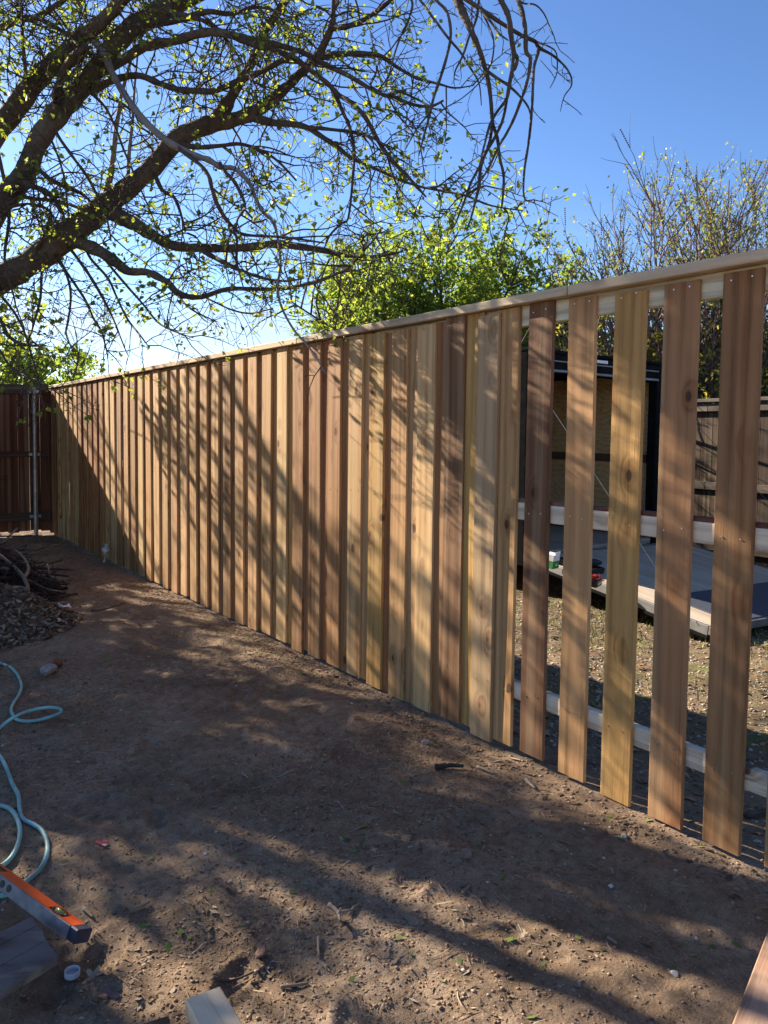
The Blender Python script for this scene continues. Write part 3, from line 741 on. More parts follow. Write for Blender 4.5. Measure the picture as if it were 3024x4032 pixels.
limb('L1', 'fork', 5.1, [(-430, 850, 96), (-330, 800, 90), (-220, 735, 82), (-100, 660, 70), (0, 604, 60), (66, 567, 55), (132, 519, 60), (185, 477, 58), (225, 448, 55), (265, 416, 44), (330, 361, 40), (384, 300, 40), (450, 270, 38), (503, 259, 30), (548, 243, 29), (585, 217, 24), (622, 185, 22), (648, 159, 20), (683, 127, 20), (701, 93, 17), (717, 56, 15), (720, 26, 10), (721, -20, 8)], dens=4, tj=.35)
limb('L2', 'fork', 4.7, [(-480, 830, 84), (-380, 750, 80), (-250, 680, 70), (-130, 590, 60), (-50, 515, 52), (0, 443, 46), (53, 376, 44), (79, 312, 45), (114, 259, 48), (148, 220, 46), (180, 185, 42), (206, 148, 37), (235, 110, 38), (265, 79, 42), (304, 48, 44), (357, 18, 46), (400, -5, 45), (520, -70, 40), (700, -150, 32), (880, -150, 26), (1010, -90, 20), (1080, -30, 14)], dens=2.4, tj=.4)
limb('L3', 'fork', 5.2, [(-500, 800, 74), (-420, 700, 66), (-300, 600, 60), (-170, 480, 54), (-70, 370, 48), (0, 278, 44), (40, 225, 45), (79, 172, 45), (114, 138, 40), (145, 111, 36), (172, 87, 32), (212, 53, 30), (250, 15, 28), (290, -30, 24), (350, -110, 14)], dens=5, tj=.4)
limb('L4', 'fork', 5.6, [(-520, 760, 44), (-470, 600, 36), (-350, 350, 28), (-200, 180, 22), (-100, 105, 18), (0, 61, 16), (40, 42, 14), (79, 37, 13), (119, 13, 11), (159, -15, 9)], dens=6, tj=.3)
limb('L4b', 'L4', 5.3, [(74, 37, 10), (106, 50, 10), (132, 66, 9), (151, 79, 7), (180, 110, 4)], dens=4)
limb('L1b', 'L1', 5.6, [(470, 262, 38), (478, 245, 34), (498, 212, 26), (516, 180, 22), (537, 148, 20), (553, 111, 18), (569, 69, 18), (590, 42, 18), (612, 10, 16), (630, -25, 14)], dens=6, Lr=(.2, .6), leaf=.6)
limb('L1c', 'L1', 4.8, [(716, 62, 13), (731, 60, 12), (754, 56, 12), (781, 45, 11), (807, 29, 10), (823, 18, 10), (850, -5, 8)], dens=4)
limb('L1d', 'L1', 4.7, [(684, 126, 15), (715, 119, 14), (754, 116, 12), (794, 116, 10), (823, 121, 9), (850, 140, 8), (876, 156, 7), (902, 169, 7), (950, 182, 5), (982, 190, 4), (1021, 185, 2)], dens=5, Lr=(.15, .5))
limb('L1e', 'L1', 4.6, [(540, 250, 22), (582, 264, 17), (622, 267, 14), (662, 275, 12), (701, 299, 11), (728, 317, 10), (754, 338, 9), (786, 354, 7), (823, 370, 6), (870, 391, 6), (915, 405, 5), (970, 415, 5), (1008, 423, 5), (1060, 444, 4), (1130, 455, 2)], dens=7, Lr=(.15, .5), leaf=.5)
limb('L1f', 'L1e', 4.8, [(662, 275, 9), (715, 280, 8), (768, 286, 7), (807, 299, 6), (840, 320, 3)], dens=8, Lr=(.15, .45))
limb('L2b', 'L2', 5.3, [(112, 262, 24), (119, 225, 20), (130, 180, 20), (145, 143, 22), (169, 114, 18), (188, 99, 16)], dens=2)
limb('L5', 'L2', 4.7, [(195, 172, 18), (215, 160, 18), (240, 147, 18), (278, 122, 20), (317, 98, 20), (370, 90, 19), (424, 74, 20), (463, 69, 18), (503, 77, 16), (543, 85, 14), (582, 93, 12), (622, 103, 12), (648, 111, 11), (675, 124, 11), (715, 146, 11), (754, 164, 10), (794, 188, 9), (823, 203, 8), (850, 209, 8), (889, 225, 7), (929, 230, 6), (958, 217, 5)], dens=5, Lr=(.15, .5), leaf=.4)
limb('L5b', 'L5', 4.7, [(500, 76, 15), (530, 90, 13), (569, 103, 13), (609, 114, 12), (635, 127, 11), (670, 151, 11), (701, 175, 11), (722, 196, 11), (728, 212, 9), (741, 243, 8), (754, 272, 8), (762, 304, 7), (765, 344, 7), (762, 384, 6), (760, 410, 6), (752, 472, 5), (737, 483, 5), (712, 509, 5), (701, 535, 3)], 'twig', dens=2, Lr=(.1, .4), leaf=.3)
limb('L5c', 'L5b', 4.5, [(722, 196, 11), (733, 206, 10), (754, 219, 11), (781, 243, 10), (799, 270, 10), (813, 296, 9), (823, 315, 9), (849, 349, 9), (876, 376, 8), (902, 405, 7), (921, 426, 3)], 'twig', dens=2, Lr=(.1, .3), leaf=.1)
limb('L5d', 'L5c', 4.5, [(836, 332, 5), (849, 381, 5), (868, 415, 4), (908, 460, 2)], 'twig', dens=2, Lr=(.05, .2), leaf=0)
limb('L6', 'L2', 5.0, [(200, 200, 18), (225, 182, 16), (265, 167, 15), (304, 164, 14), (344, 180, 13), (384, 193, 13), (424, 196, 13), (463, 196, 13), (503, 180, 13), (543, 164, 13), (582, 145, 12), (622, 124, 11), (640, 108, 8)], dens=4, Lr=(.15, .6))
limb('L7', 'L3', 4.6, [(190, 75, 18), (204, 90, 16), (227, 119, 18), (238, 148, 16), (254, 180, 15), (278, 217, 15), (304, 251, 15), (331, 280, 15), (365, 307, 15), (397, 325, 15), (425, 338, 14), (450, 345, 13), (477, 361, 12), (503, 363, 10), (524, 379, 10), (540, 398, 9), (553, 430, 8), (569, 459, 8), (588, 477, 7), (598, 504, 6), (604, 541, 6), (606, 575, 6), (601, 607, 6), (600, 633, 6), (611, 670, 5), (633, 710, 5), (651, 731, 4), (678, 764, 4), (703, 808, 2)], 'light', dens=1.2, Lr=(.05, .3), leaf=.2)
limb('L7b', 'L7', 4.6, [(475, 352, 9), (482, 366, 8), (500, 385, 8), (514, 406, 8), (527, 435, 7), (527, 453, 6), (514, 472, 5), (510, 493, 4)], 'twig', dens=2, leaf=.3)
limb('L7d', 'L7b', 4.5, [(527, 450, 5), (543, 469, 5), (553, 480, 5), (574, 474, 4)], 'twig', dens=3, Lr=(.05, .3), leaf=.3)
limb('L7c', 'L7', 4.7, [(386, 318, 11), (397, 329, 10), (429, 353, 9), (450, 379, 9), (458, 408, 9), (469, 440, 9), (487, 472, 9), (503, 490, 8), (524, 506, 7), (569, 510, 6), (609, 512, 5), (649, 517, 5), (701, 525, 3)], 'twig', dens=2.5, leaf=.35)
limb('L7e', 'L7c', 4.6, [(500, 488, 6), (512, 520, 6), (511, 562, 6), (516, 588, 5), (528, 628, 2)], 'twig', dens=2, leaf=.2)
limb('L8', 'L1', 5.0, [(235, 445, 40), (250, 463, 36), (265, 472, 33), (291, 484, 29), (331, 509, 24), (370, 530, 20), (410, 535, 19), (437, 535, 18), (490, 537, 17), (543, 533, 17), (595, 527, 17), (649, 533, 15), (701, 541, 13), (741, 551, 10), (781, 554, 9), (823, 553, 7), (870, 543, 4)], dens=6, Lr=(.15, .6))
limb('L8b', 'L8', 4.8, [(437, 538, 13), (445, 546, 12), (463, 556, 11), (490, 570, 10), (516, 583, 9), (543, 593, 7), (582, 604, 6), (622, 607, 5), (656, 601, 3)], dens=4, Lr=(.1, .45))
limb('L9', 'L1', 4.8, [(130, 510, 34), (165, 522, 28), (212, 541, 26), (251, 567, 24), (278, 586, 18), (317, 588, 16), (357, 607, 15), (384, 633, 15), (410, 641, 12), (437, 641, 11), (490, 625, 10), (543, 624, 9), (595, 625, 9), (635, 620, 8), (688, 607, 8), (723, 593, 7), (754, 578, 6), (781, 546, 5), (807, 519, 4), (823, 496, 2)], dens=5, Lr=(.15, .6))
hang = [('L1', [(110, 550, 8), (127, 564, 6), (148, 594, 6), (164, 617, 6), (185, 649, 6), (201, 686, 5), (220, 718, 5), (227, 745, 4), (233, 768, 2)]),
        ('L1', [(135, 520, 8), (156, 543, 7), (185, 583, 7), (206, 615, 7), (225, 649, 6), (243, 686, 5), (259, 726, 4), (275, 766, 2)]),
        ('L9', [(185, 535, 7), (196, 559, 6), (233, 601, 6), (254, 646, 5), (275, 689, 5), (304, 726, 4), (323, 752, 2)]),
        ('L9', [(218, 548, 7), (238, 575, 6), (272, 615, 6), (309, 657, 5), (339, 694, 5), (370, 713, 4), (418, 730, 2)]),
        ('L1', [(92, 560, 7), (90, 594, 6), (87, 646, 6), (77, 686, 5), (66, 726, 3)]),
        ('L1', [(120, 545, 7), (138, 580, 6), (151, 620, 6), (152, 660, 5), (146, 699, 5), (143, 723, 4), (159, 763, 2)]),
        ('L1', [(-90, 655, 10), (-40, 660, 9), (0, 691, 8), (16, 723, 8), (48, 744, 7), (100, 747, 4)]),
        ('L9', [(384, 636, 6), (405, 662, 4), (437, 681, 4), (470, 695, 2)]),
        ('L9', [(440, 640, 5), (463, 652, 4), (503, 670, 4), (543, 677, 4), (590, 666, 2)]),
        ('L1', [(-20, 615, 7), (20, 660, 6), (45, 700, 5), (60, 740, 5), (75, 790, 4), (92, 840, 2)]),
        ('L1', [(-60, 640, 7), (-20, 720, 6), (20, 790, 5), (55, 812, 4), (88, 835, 2)])]
for i, (par, pts) in enumerate(hang): limb('H%d' % i, par, 5.2 - .05 * i, pts, 'twig', dens=4.5, Lr=(.08, .4), leaf=.3, tj=.2)
limb('U1', 'L1', 5.7, [(230, 440, 22), (232, 410, 16), (241, 365, 13), (246, 329, 11), (250, 285, 10), (257, 238, 9), (262, 206, 8), (285, 120, 6), (300, 30, 4)], 'light', dens=4)
limb('U2', 'L1', 5.6, [(276, 402, 12), (277, 378, 9), (279, 329, 8), (286, 264, 7), (290, 200, 5), (300, 90, 3)], 'light', dens=4)
limb('X1', 'L2', 5.6, [(-30, 480, 12), (35, 430, 8), (79, 430, 8), (132, 436, 8), (185, 455, 5)], dens=5)
limb('X2', 'L2', 5.6, [(45, 388, 18), (66, 400, 14), (106, 419, 12), (132, 456, 10), (140, 482, 6)], dens=5)
limb('X3', 'L2', 5.7, [(70, 352, 11), (100, 380, 9), (132, 400, 9), (172, 416, 8), (196, 435, 5)], dens=5)
limb('X4', 'L2', 5.4, [(116, 262, 9), (124, 291, 7), (159, 341, 7), (185, 377, 7), (206, 414, 7), (230, 472, 5), (240, 520, 3)], 'twig', dens=4)
limb('X5', 'L2', 5.4, [(95, 290, 8), (111, 304, 6), (132, 357, 5), (140, 395, 5), (148, 466, 3)], 'twig', dens=4)
limb('X6', 'L2', 5.3, [(180, 190, 8), (230, 235, 6), (270, 330, 5), (300, 400, 4), (330, 470, 3), (345, 520, 2)], 'twig', dens=4)
limb('X7', 'L3', 5.5, [(60, 200, 10), (50, 100, 8), (45, 0, 6), (40, -60, 4)], 'twig', dens=7)
limb('X8', 'L2', 5.2, [(350, 22, 20), (400, 35, 14), (450, 25, 12), (500, 30, 9), (560, 15, 7), (620, 35, 4)], dens=6)
limb('X9', 'L2', 5.0, [(300, 52, 16), (360, 50, 12), (420, 40, 10), (470, 62, 6), (520, 130, 5), (560, 200, 3)], 'twig', dens=5)
limb('X10', 'L1', 5.4, [(380, 303, 14), (420, 318, 11), (475, 315, 9), (525, 312, 8), (590, 340, 6), (640, 390, 4)], 'twig', dens=6)
limb('X11', 'L1', 5.3, [(332, 370, 10), (350, 410, 9), (375, 425, 8), (390, 460, 6), (400, 500, 4)], 'twig', dens=6)
limb('X12', 'L3', 5.6, [(-20, 300, 16), (0, 350, 9), (20, 460, 8), (10, 560, 6), (30, 640, 4)], 'twig', dens=6)
limb('X13', 'L1', 5.5, [(60, 560, 14), (90, 520, 8), (110, 460, 7), (60, 440, 5), (10, 450, 3)], 'twig', dens=6)
c3 = lambda *q: [(823 + x * .2645, y * .2645, ww * .2645) for x, y, ww in q]
DEAD = dict(dens=5, Lr=(.03, .16), leaf=0, tj=.05)
limb('D1', 'L2', 4.3, [(930, -140, 22)] + c3((560, -250, 75), (600, -60, 72), (640, 40, 72), (690, 150, 65), (740, 260, 52), (800, 400, 46), (850, 560, 42), (880, 680, 36), (900, 850, 32), (910, 1000, 30), (950, 1130, 28), (970, 1290, 26), (1000, 1420, 24), (1000, 1550, 22), (985, 1700, 14)), **DEAD)
limb('D1b', 'D1', 4.2, c3((908, 980, 28), (890, 1150, 26), (820, 1330, 24), (740, 1480, 22), (690, 1620, 20), (640, 1750, 18), (590, 1866, 10)), **DEAD)
limb('D2', 'L2', 4.25, [(1010, -90, 20)] + c3((900, -200, 60), (980, 0, 52), (1040, 130, 46), (1060, 270, 44), (1085, 430, 44), (1112, 490, 34), (1060, 650, 28), (1030, 800, 26), (950, 910, 24), (890, 1020, 22), (840, 1200, 18), (800, 1370, 10)), **DEAD)
limb('D2b', 'D2', 4.2, c3((1085, 425, 32), (1070, 560, 28), (1040, 720, 26), (1000, 960, 24), (930, 1120, 26), (850, 1260, 28), (810, 1400, 26), (800, 1520, 30), (770, 1650, 22), (735, 1780, 18), (700, 1880, 10)), **DEAD)
limb('D3', 'L2', 4.3, [(1060, -50, 16)] + c3((1060, -130, 44), (1120, 0, 42), (1160, 130, 38), (1180, 260, 36), (1185, 420, 38), (1220, 480, 30), (1200, 640, 28), (1150, 800, 26), (1090, 960, 24), (1020, 1100, 22), (960, 1200, 20), (880, 1370, 18), (800, 1500, 10)), **DEAD)
limb('D5', 'L2', 4.4, [(980, -110, 16)] + c3((560, -100, 40), (690, -10, 38), (850, 100, 36), (1000, 200, 34), (1150, 290, 32), (1260, 340, 34), (1290, 390, 30), (1400, 450, 20), (1500, 540, 16), (1550, 620, 14), (1555, 700, 12), (1500, 780, 10), (1475, 860, 6)), **DEAD)
limb('D4', 'D5', 4.3, c3((1290, 385, 34), (1275, 460, 28), (1250, 550, 26), (1240, 700, 24), (1235, 850, 24), (1220, 1050, 24), (1200, 1200, 22), (1170, 1400, 20), (1165, 1590, 16), (1205, 1650, 8)), **DEAD)
limb('D5b', 'D5', 4.3, c3((1265, 342, 20), (1370, 380, 14), (1430, 430, 12), (1440, 540, 12), (1430, 620, 10), (1380, 720, 6)), **DEAD)
limb('D6', 'D3', 4.3, c3((1125, 10, 20), (1170, 30, 16), (1260, 40, 14), (1330, 110, 12), (1370, 200, 12), (1410, 290, 10), (1425, 345, 6)), **DEAD)
limb('D7', 'L2', 4.2, [(870, -145, 12)] + c3((350, -150, 26), (450, 0, 24), (540, 100, 24), (570, 280, 24), (540, 450, 24), (490, 620, 24), (430, 800, 22), (400, 930, 20), (350, 1110, 18), (310, 1270, 8)), **DEAD)
limb('D7b', 'D7', 4.2, c3((405, 915, 16), (300, 1040, 14), (200, 1220, 7)), **DEAD)
limb('D8', 'L1c', 4.4, c3((250, -60, 24), (320, 0, 22), (430, 150, 22), (540, 300, 22), (650, 430, 20), (740, 570, 18), (800, 680, 14), (820, 860, 8)), **DEAD)
limb('D9', 'L2', 4.2, [(940, -135, 12)] + c3((830, -200, 24), (800, 0, 22), (780, 150, 22), (720, 300, 20), (670, 450, 18), (610, 570, 14), (595, 640, 8)), **DEAD)
limb('D10', 'L1c', 4.5, c3((120, -60, 24), (250, 0, 22), (230, 150, 20), (160, 300, 18), (100, 480, 16), (70, 600, 14), (40, 700, 8)), **DEAD)
limb('D11', 'D1', 4.3, c3((860, 575, 30), (950, 640, 26), (1040, 700, 24), (1130, 780, 20), (1200, 870, 18), (1225, 960, 8)), **DEAD)
limb('D13', 'D5', 4.3, c3((800, 70, 26), (900, 180, 22), (960, 270, 20), (1040, 330, 10)), **DEAD)
limb('D14', 'D5', 4.3, c3((820, 85, 20), (880, 210, 16), (920, 330, 14), (910, 480, 14), (860, 600, 12), (780, 700, 10), (650, 810, 9), (500, 900, 8), (400, 1040, 5)), 'twig', dens=5, Lr=(.05, .25), leaf=.12)
limb('D15', 'L1d', 4.5, c3((-60, 880, 10), (100, 910, 14), (250, 1000, 14), (300, 1120, 13), (330, 1250, 12), (350, 1420, 7)), **DEAD)
limb('D16', 'L5', 4.5, c3((60, 775, 22), (140, 745, 20), (260, 795, 18), (380, 855, 14), (450, 900, 8)), **DEAD)
# unseen limbs of the crown, added and thickened to shade yard and fence
LPW, LDW = [], []
WR = random.Random(6)
def wild(p, d, L, r0, grav, n=9, dens=6.5, leaf=.8, kids=7, cr=None):
    r = WR
    q = shoot(r, p, d, L, n, .14, grav); Q, RR = smooth_pts(q, np.linspace(r0, .012, len(q)), 3)
    obj('limb', MB().tube(Q, RR, 10), M_bark, yt, smooth=True)
    for _ in range(kids):
        t = r.uniform(.3, 1); pp, dd = along(Q, t)
        s = shoot(r, pp, unit(dd * .6 + unit(np.cross(dd, rvec(r)))), r.uniform(.8, 2.0), 8, .16, -.03)
        tw.tube(s, np.linspace(.022, .004, len(s)), 6, False)
        twigs(r, tw, LPW, LDW, s, .01, dens, (.2, .55), leaf, -.03, .1, 1)
    twigs(r, tw, LPW, LDW, Q, .02, dens * .5, (.2, .6), leaf, -.03, .3, 1)
for d, L, r0, g in (((-.9, .2, .6), 4.6, .13, -.02), ((-.9, -.3, .6), 4.8, .14, -.02), ((-.2, -.9, .7), 4.5, .14, -.02), ((.5, -.8, .6), 4.6, .13, -.02),
                    ((-.2, -.2, 1), 4.6, .14, 0), ((-.9, -.05, .35), 4.4, .12, .0), ((.9, -.4, .7), 4.4, .12, -.01),
                    ((-.8, -.1, .9), 5.0, .12, -.01), ((-.6, -.6, .6), 4.6, .12, 0), ((-1, -.2, .3), 4.8, .12, .005),
                    ((-.82, .33, .56), 4.2, .10, .01), ((-1, -.02, .5), 5.6, .12, -.01), ((-.97, .12, .40), 5.6, .11, .0),
                    ((-.5, -.27, .62), 4.3, .11, 0), ((-.4, -.42, .75), 4.2, .11, 0)):
    wild(fork, d, L, r0, g)
obj('twigs', tw, M_twig, yt, smooth=True)['kind'] = 'stuff'
obj('bare_twigs', twd, M_twig, yt, smooth=True)['kind'] = 'stuff'
leaves_mesh('leaves', LP, LD, .042, M_leaf, yt)
leaves_mesh('shade_leaves', LPW, LDW, .075, M_leaf, yt)  # larger leaves on the unseen limbs, to deepen the shade they cast
print('yard leaves', len(LP), len(LPW))

# --- generic tree
def tree(name, label, loc, h, spread, trunk_r, leafm, leafsize, seed, nl=7, sub=6, dens=5, leaf=.9, lean=(0, 0), bark=None, group=None, up=.7, Lr=(.25, .7), clear=.25, wig=.16, env=None, thick=1.):
    r = random.Random(seed); t = thing(name, label, 'tree', loc, 0, group)
    bm_, tm, lp, ld = MB(), MB(), [], []
    base = shoot(r, (0, 0, -.1), (lean[0], lean[1], 1), h * clear + .1, 5, .05, .1)
    Q, RR = smooth_pts(base, np.linspace(trunk_r * 1.25, trunk_r * .85, len(base)), 3); bm_.tube(Q, RR, 12)
    top = Q[-1]
    for i in range(nl):
        a = 2 * pi * i / nl + r.uniform(-.3, .3); el = r.uniform(.35, 1.3) if i else 1.5
        d = np.array([cos(a) * cos(el) * spread, sin(a) * cos(el) * spread, sin(el) * up + .15])
        L = (h * (1 - clear)) * r.uniform(.75, 1.05) * (np.linalg.norm(d) / .95)
        start = along(Q, r.uniform(.75, 1))[0]
        q = shoot(r, start, d, L, 8, wig * .6, .02); P2, R2 = smooth_pts(q, np.linspace(trunk_r * .5, .01, len(q)), 3); bm_.tube(P2, R2, 8, False)
        for _ in range(sub):
            p, dd = along(P2, r.uniform(.25, 1)); s = shoot(r, p, unit(dd * .7 + unit(np.cross(dd, rvec(r))) + np.array([0, 0, .25])), L * r.uniform(.2, .42), 6, wig, .03)
            tm.tube(s, np.linspace(.018 * thick, .005, len(s)), 5, False)
            twigs(r, tm, lp, ld, s, .01, dens, Lr, leaf, .02, .05, 1, .2, thick)
        twigs(r, tm, lp, ld, P2, .012, dens * .5, Lr, leaf, .02, .3, 1, .2, thick)
    obj('trunk', bm_, bark or M_bark, t, smooth=True)
    kind(obj('branches', tm, M_twig, t), 'stuff')
    if env:                                         # keep the crown to an uneven rounded shape
        A = np.array(lp); Bq = np.array(ld); cx_, rx_, cz_, rz_ = env
        q = ((A[:, 0] - cx_) / rx_) ** 2 + ((A[:, 1]) / rx_) ** 2 + ((A[:, 2] - cz_) / rz_) ** 2
        keep = (q < .55 + NPR.random(len(q)) * .3 + .6 * vnoise(A[:, 0] * 1.4 + A[:, 1] + 50, A[:, 2] * 1.4 + 30)) & (A[:, 2] > 1.4)
        lp, ld = A[keep], Bq[keep]
    leaves_mesh('crown', lp, ld, leafsize, leafm, t)
    print(label[:30], len(lp)); return t
def at_(px, depth):                                # a spot on the ground under a pixel column
    p = atd(px * D, 942 * D, depth); return (p.x, p.y, 0)
tree('leafy_tree', 'bright green bushy tree behind the middle of the new fence', at_(985, 15.2), 5.3, 1.25, .13, M_leafg, .085, 4, nl=26, sub=20, dens=5.5, leaf=1., clear=.3, Lr=(.2, .6), up=.65, env=(.3, 3.1, 4.0, 3.1))
tree('leafy_tree', 'round green tree far behind the corner post of the old fence', at_(55, 27), 4.9, 1.3, .2, M_leafg, .16, 8, nl=14, sub=12, dens=3.5, leaf=1., clear=.25, Lr=(.3, .8), up=.65, env=(0, 2.9, 2.7, 2.4))
tree('yellow_tree', 'yellow green tree behind the weathered fence at the right edge', at_(1625, 11.3), 3.9, 1.2, .10, M_leafy, .075, 12, nl=12, sub=9, dens=4.5, leaf=.8, clear=.25, Lr=(.2, .6), env=(0, 1.8, 2.7, 1.6))
tree('yellow_tree', 'pale yellow green tree seen above the trailer between pickets', at_(1440, 11.2), 3.3, 1.2, .09, M_leafy, .075, 14, nl=11, sub=8, dens=4.5, leaf=.7, clear=.25, Lr=(.2, .6), env=(0, 1.7, 2.5, 1.25))
tree('added_shade_tree', 'leafy tree beyond the old fence shading the yard', (-16.4, -2.9, 0), 6.6, 1.2, .22, M_leaf, .10, 31, nl=15, sub=12, dens=4.5, leaf=1., clear=.22, Lr=(.3, .8), env=(0, 2.7, 4.4, 2.9))  # out of view; added, its crown shaped to keep sun off the yard
tree('added_shade_tree', 'dense young tree just beyond the old fence, out over the corner of the yard', (-13.5, -.55, 0), 4.3, 1.0, .10, M_leaf, .09, 33, nl=14, sub=10, dens=4.5, leaf=1., clear=.3, Lr=(.2, .6), env=(0, 1.45, 3.1, 1.5))  # also out of view; added to block sun from the far ground

# --- chaste trees: many upright stems, seed spikes, small leaf tufts
def chaste(label, loc, h, n, spreadw, seed, leaf):
    r = random.Random(seed); t = thing('chaste_tree', label, 'tree', loc); tm, sm, lp, ld = MB(), MB(), [], []
    for i in range(n):
        a = r.uniform(0, 2 * pi); s = r.uniform(.05, 1) * spreadw
        q = shoot(r, (cos(a) * .12, sin(a) * .12, -.05), (cos(a) * s, sin(a) * s, 1.), h * r.uniform(.6, .98), 12, .07, .05)
        tm.tube(q, np.linspace(.03, .006, len(q)), 6, False)
        for _ in range(15):
            p, dd = along(q, r.uniform(.25, 1)); sd_ = unit(np.cross(dd, rvec(r)))
            e = shoot(r, p, unit(dd * .8 + sd_ * .6), r.uniform(.35, 1.1), 7, .1, .10); tm.tube(e, np.linspace(.009, .003, len(e)), 4, False)
            for _ in range(5):
                p2, d2 = along(e, r.uniform(.3, 1)); e2 = shoot(r, p2, unit(d2 + unit(np.cross(d2, rvec(r))) * .6), r.uniform(.12, .45), 4, .1, .08); tm.tube(e2, np.linspace(.0045, .0022, len(e2)), 3, False)
                if r.random() < leaf:
                    for _ in range(3): leafcluster(r, lp, ld, along(e2, r.random())[0], d2, 4, .05)
            if r.random() < .30:                    # dark seed spike
                for k in range(9):
                    p3, d3 = e[-1] + unit(e[-1] - e[-2]) * (.03 * k), None
                    sm.lathe([(0, -.012), (.013, 0), (0, .014)], 5, Matrix.Translation(Vector(p3)))
                tm.tube([e[-1], p3], .003, 3, False)
    obj('stems', tm, M_twigred, t)['kind'] = 'stuff'
    if sm.v: obj('seed_spikes', sm, plain('seed_brown', (.06, .035, .035), .9), t)['kind'] = 'stuff'
    leaves_mesh('leaf_tufts', lp, ld, .05, M_leafv, t)
chaste('thin purplish many stemmed tree just right of the bushy tree', at_(1385, 12), 5.2, 30, .42, 41, .30)
chaste('taller twiggy many stemmed tree at the right edge, with seed spikes', at_(1590, 11.5), 5.2, 44, .55, 42, .5)

# ------------------------------------------------------------------ loose stuff on the ground
def scatter(name, n, region, sizes, mt, shape, seed, flat=.5, mask=None, lift=0.):
    r = np.random.default_rng(seed); (x0, x1), (y0, y1) = region
    X = r.uniform(x0, x1, n); Y = r.uniform(y0, y1, n)
    if mask is not None:
        k = mask(X, Y) > r.random(n); X, Y = X[k], Y[k]
    n = len(X); Z = gh(X, Y) + lift; s = r.uniform(sizes[0], sizes[1], n) * r.uniform(.6, 1.2, n); a = r.uniform(0, 2 * pi, n)
    ca, sa = np.cos(a), np.sin(a)
    if shape == 'clod':
        B = np.array([[1, 0, 0], [.1, 1, 0], [-.9, .1, 0], [0, -1, 0], [0, .1, .8], [0, 0, -.5]]); Fc = [(0, 1, 4), (1, 2, 4), (2, 3, 4), (3, 0, 4), (1, 0, 5), (2, 1, 5), (3, 2, 5), (0, 3, 5)]
    elif shape == 'flake':
        B = np.array([[-1, 0, .05], [-.2, -.42, .0], [1, 0, .12], [-.1, .42, .16]]); Fc = [(0, 1, 2), (0, 2, 3)]
    elif shape == 'twig':
        B = np.array([[-1, -.03, 0], [0, -.03 + .12, .05], [1, -.03, .0], [-1, .03, 0], [0, .03 + .12, .05], [1, .03, 0], [-1, 0, .05], [0, .12, .11], [1, 0, .05]])
        Fc = [(0, 1, 7, 6), (1, 2, 8, 7), (6, 7, 4, 3), (7, 8, 5, 4)]
    elif shape == 'blade':
        B = np.array([[-.07, 0, 0], [.07, 0, 0], [.05, .2, .6], [-.02, .45, 1.0]]); Fc = [(0, 1, 2, 3)]
    jit_ = r.uniform(.6, 1.4, (n, len(B), 3)) * np.array([1, 1, flat]) * B[None] * s[:, None, None]
    tilt = r.normal(0, .25, (n, 2)); 
    x = jit_[..., 0] * ca[:, None] - jit_[..., 1] * sa[:, None]; y = jit_[..., 0] * sa[:, None] + jit_[..., 1] * ca[:, None]
    z = jit_[..., 2] + (x * tilt[:, :1] + y * tilt[:, 1:]) * (.6 if shape != 'clod' else .2) + s[:, None] * .12
    V = np.stack([x + X[:, None], y + Y[:, None], z + Z[:, None]], -1).reshape(-1, 3).astype(np.float32)
    k = len(Fc[0]); T = (np.arange(n)[:, None, None] * len(B) + np.array(Fc)[None]).reshape(-1, k)
    me = bpy.data.meshes.new(name); me.vertices.add(len(V)); me.vertices.foreach_set('co', V.ravel())
    me.loops.add(T.size); me.loops.foreach_set('vertex_index', T.ravel().astype(np.int32))
    me.polygons.add(len(T)); me.polygons.foreach_set('loop_start', (np.arange(len(T)) * k).astype(np.int32)); me.update(calc_edges=True)
    return kind(obj(name, me, mt), 'stuff')
M_clod = flakes('clods', (.25, .172, .115), (.18, .122, .08), (.31, .22, .148), (.225, .155, .105), (.37, .27, .185))
M_chip = flakes('litter_flakes', (.23, .17, .12), (.15, .105, .075), (.31, .235, .16), (.10, .07, .05), (.19, .125, .08), (.36, .29, .21), (.21, .155, .095))
M_straw = flakes('dry_twigs', (.35, .28, .20), (.22, .165, .12), (.15, .11, .08), (.42, .35, .26), (.27, .21, .14))
M_stone = flakes('pebbles', (.45, .42, .38), (.35, .30, .26), (.55, .50, .45), (.28, .22, .18))
M_fall = flakes('fallen_leaf', (.42, .23, .12), (.34, .17, .085), (.50, .33, .20), (.29, .20, .13), (.38, .28, .19), (.22, .13, .08))
M_green1 = flakes('fallen_green', (.14, .20, .05), (.20, .24, .07), (.10, .16, .045))
YD = ((-12, -.9), (-.8, 2.75)); NEAR = ((-5.5, -1.0), (-.2, 2.6))
patch = lambda X, Y: np.clip((vnoise(X * 1.1 + 7, Y * 1.1) - .35) * 2.6, .06, 1)
scatter('dirt_crumbs', 24000, YD, (.003, .009), M_clod, 'clod', 1, .7, patch)
scatter('fine_crumbs', 42000, NEAR, (.002, .006), M_clod, 'clod', 2, .7, lambda X, Y: .35 + .65 * patch(X, Y))
scatter('leaf_litter', 15000, YD, (.005, .017), M_chip, 'flake', 3, .6, patch)
scatter('fine_litter', 16000, NEAR, (.004, .012), M_chip, 'flake', 4, .6, patch)
scatter('dry_twig_litter', 3800, YD, (.012, .045), M_straw, 'twig', 5, .6, patch)
scatter('dry_straw', 5200, NEAR, (.008, .03), M_straw, 'twig', 6, .5, lambda X, Y: .25 + .75 * patch(X, Y))
scatter('pebbles', 420, YD, (.005, .012), M_stone, 'clod', 7, .6)
scatter('fallen_green_leaves', 260, NEAR, (.010, .026), M_green1, 'flake', 8, .5)
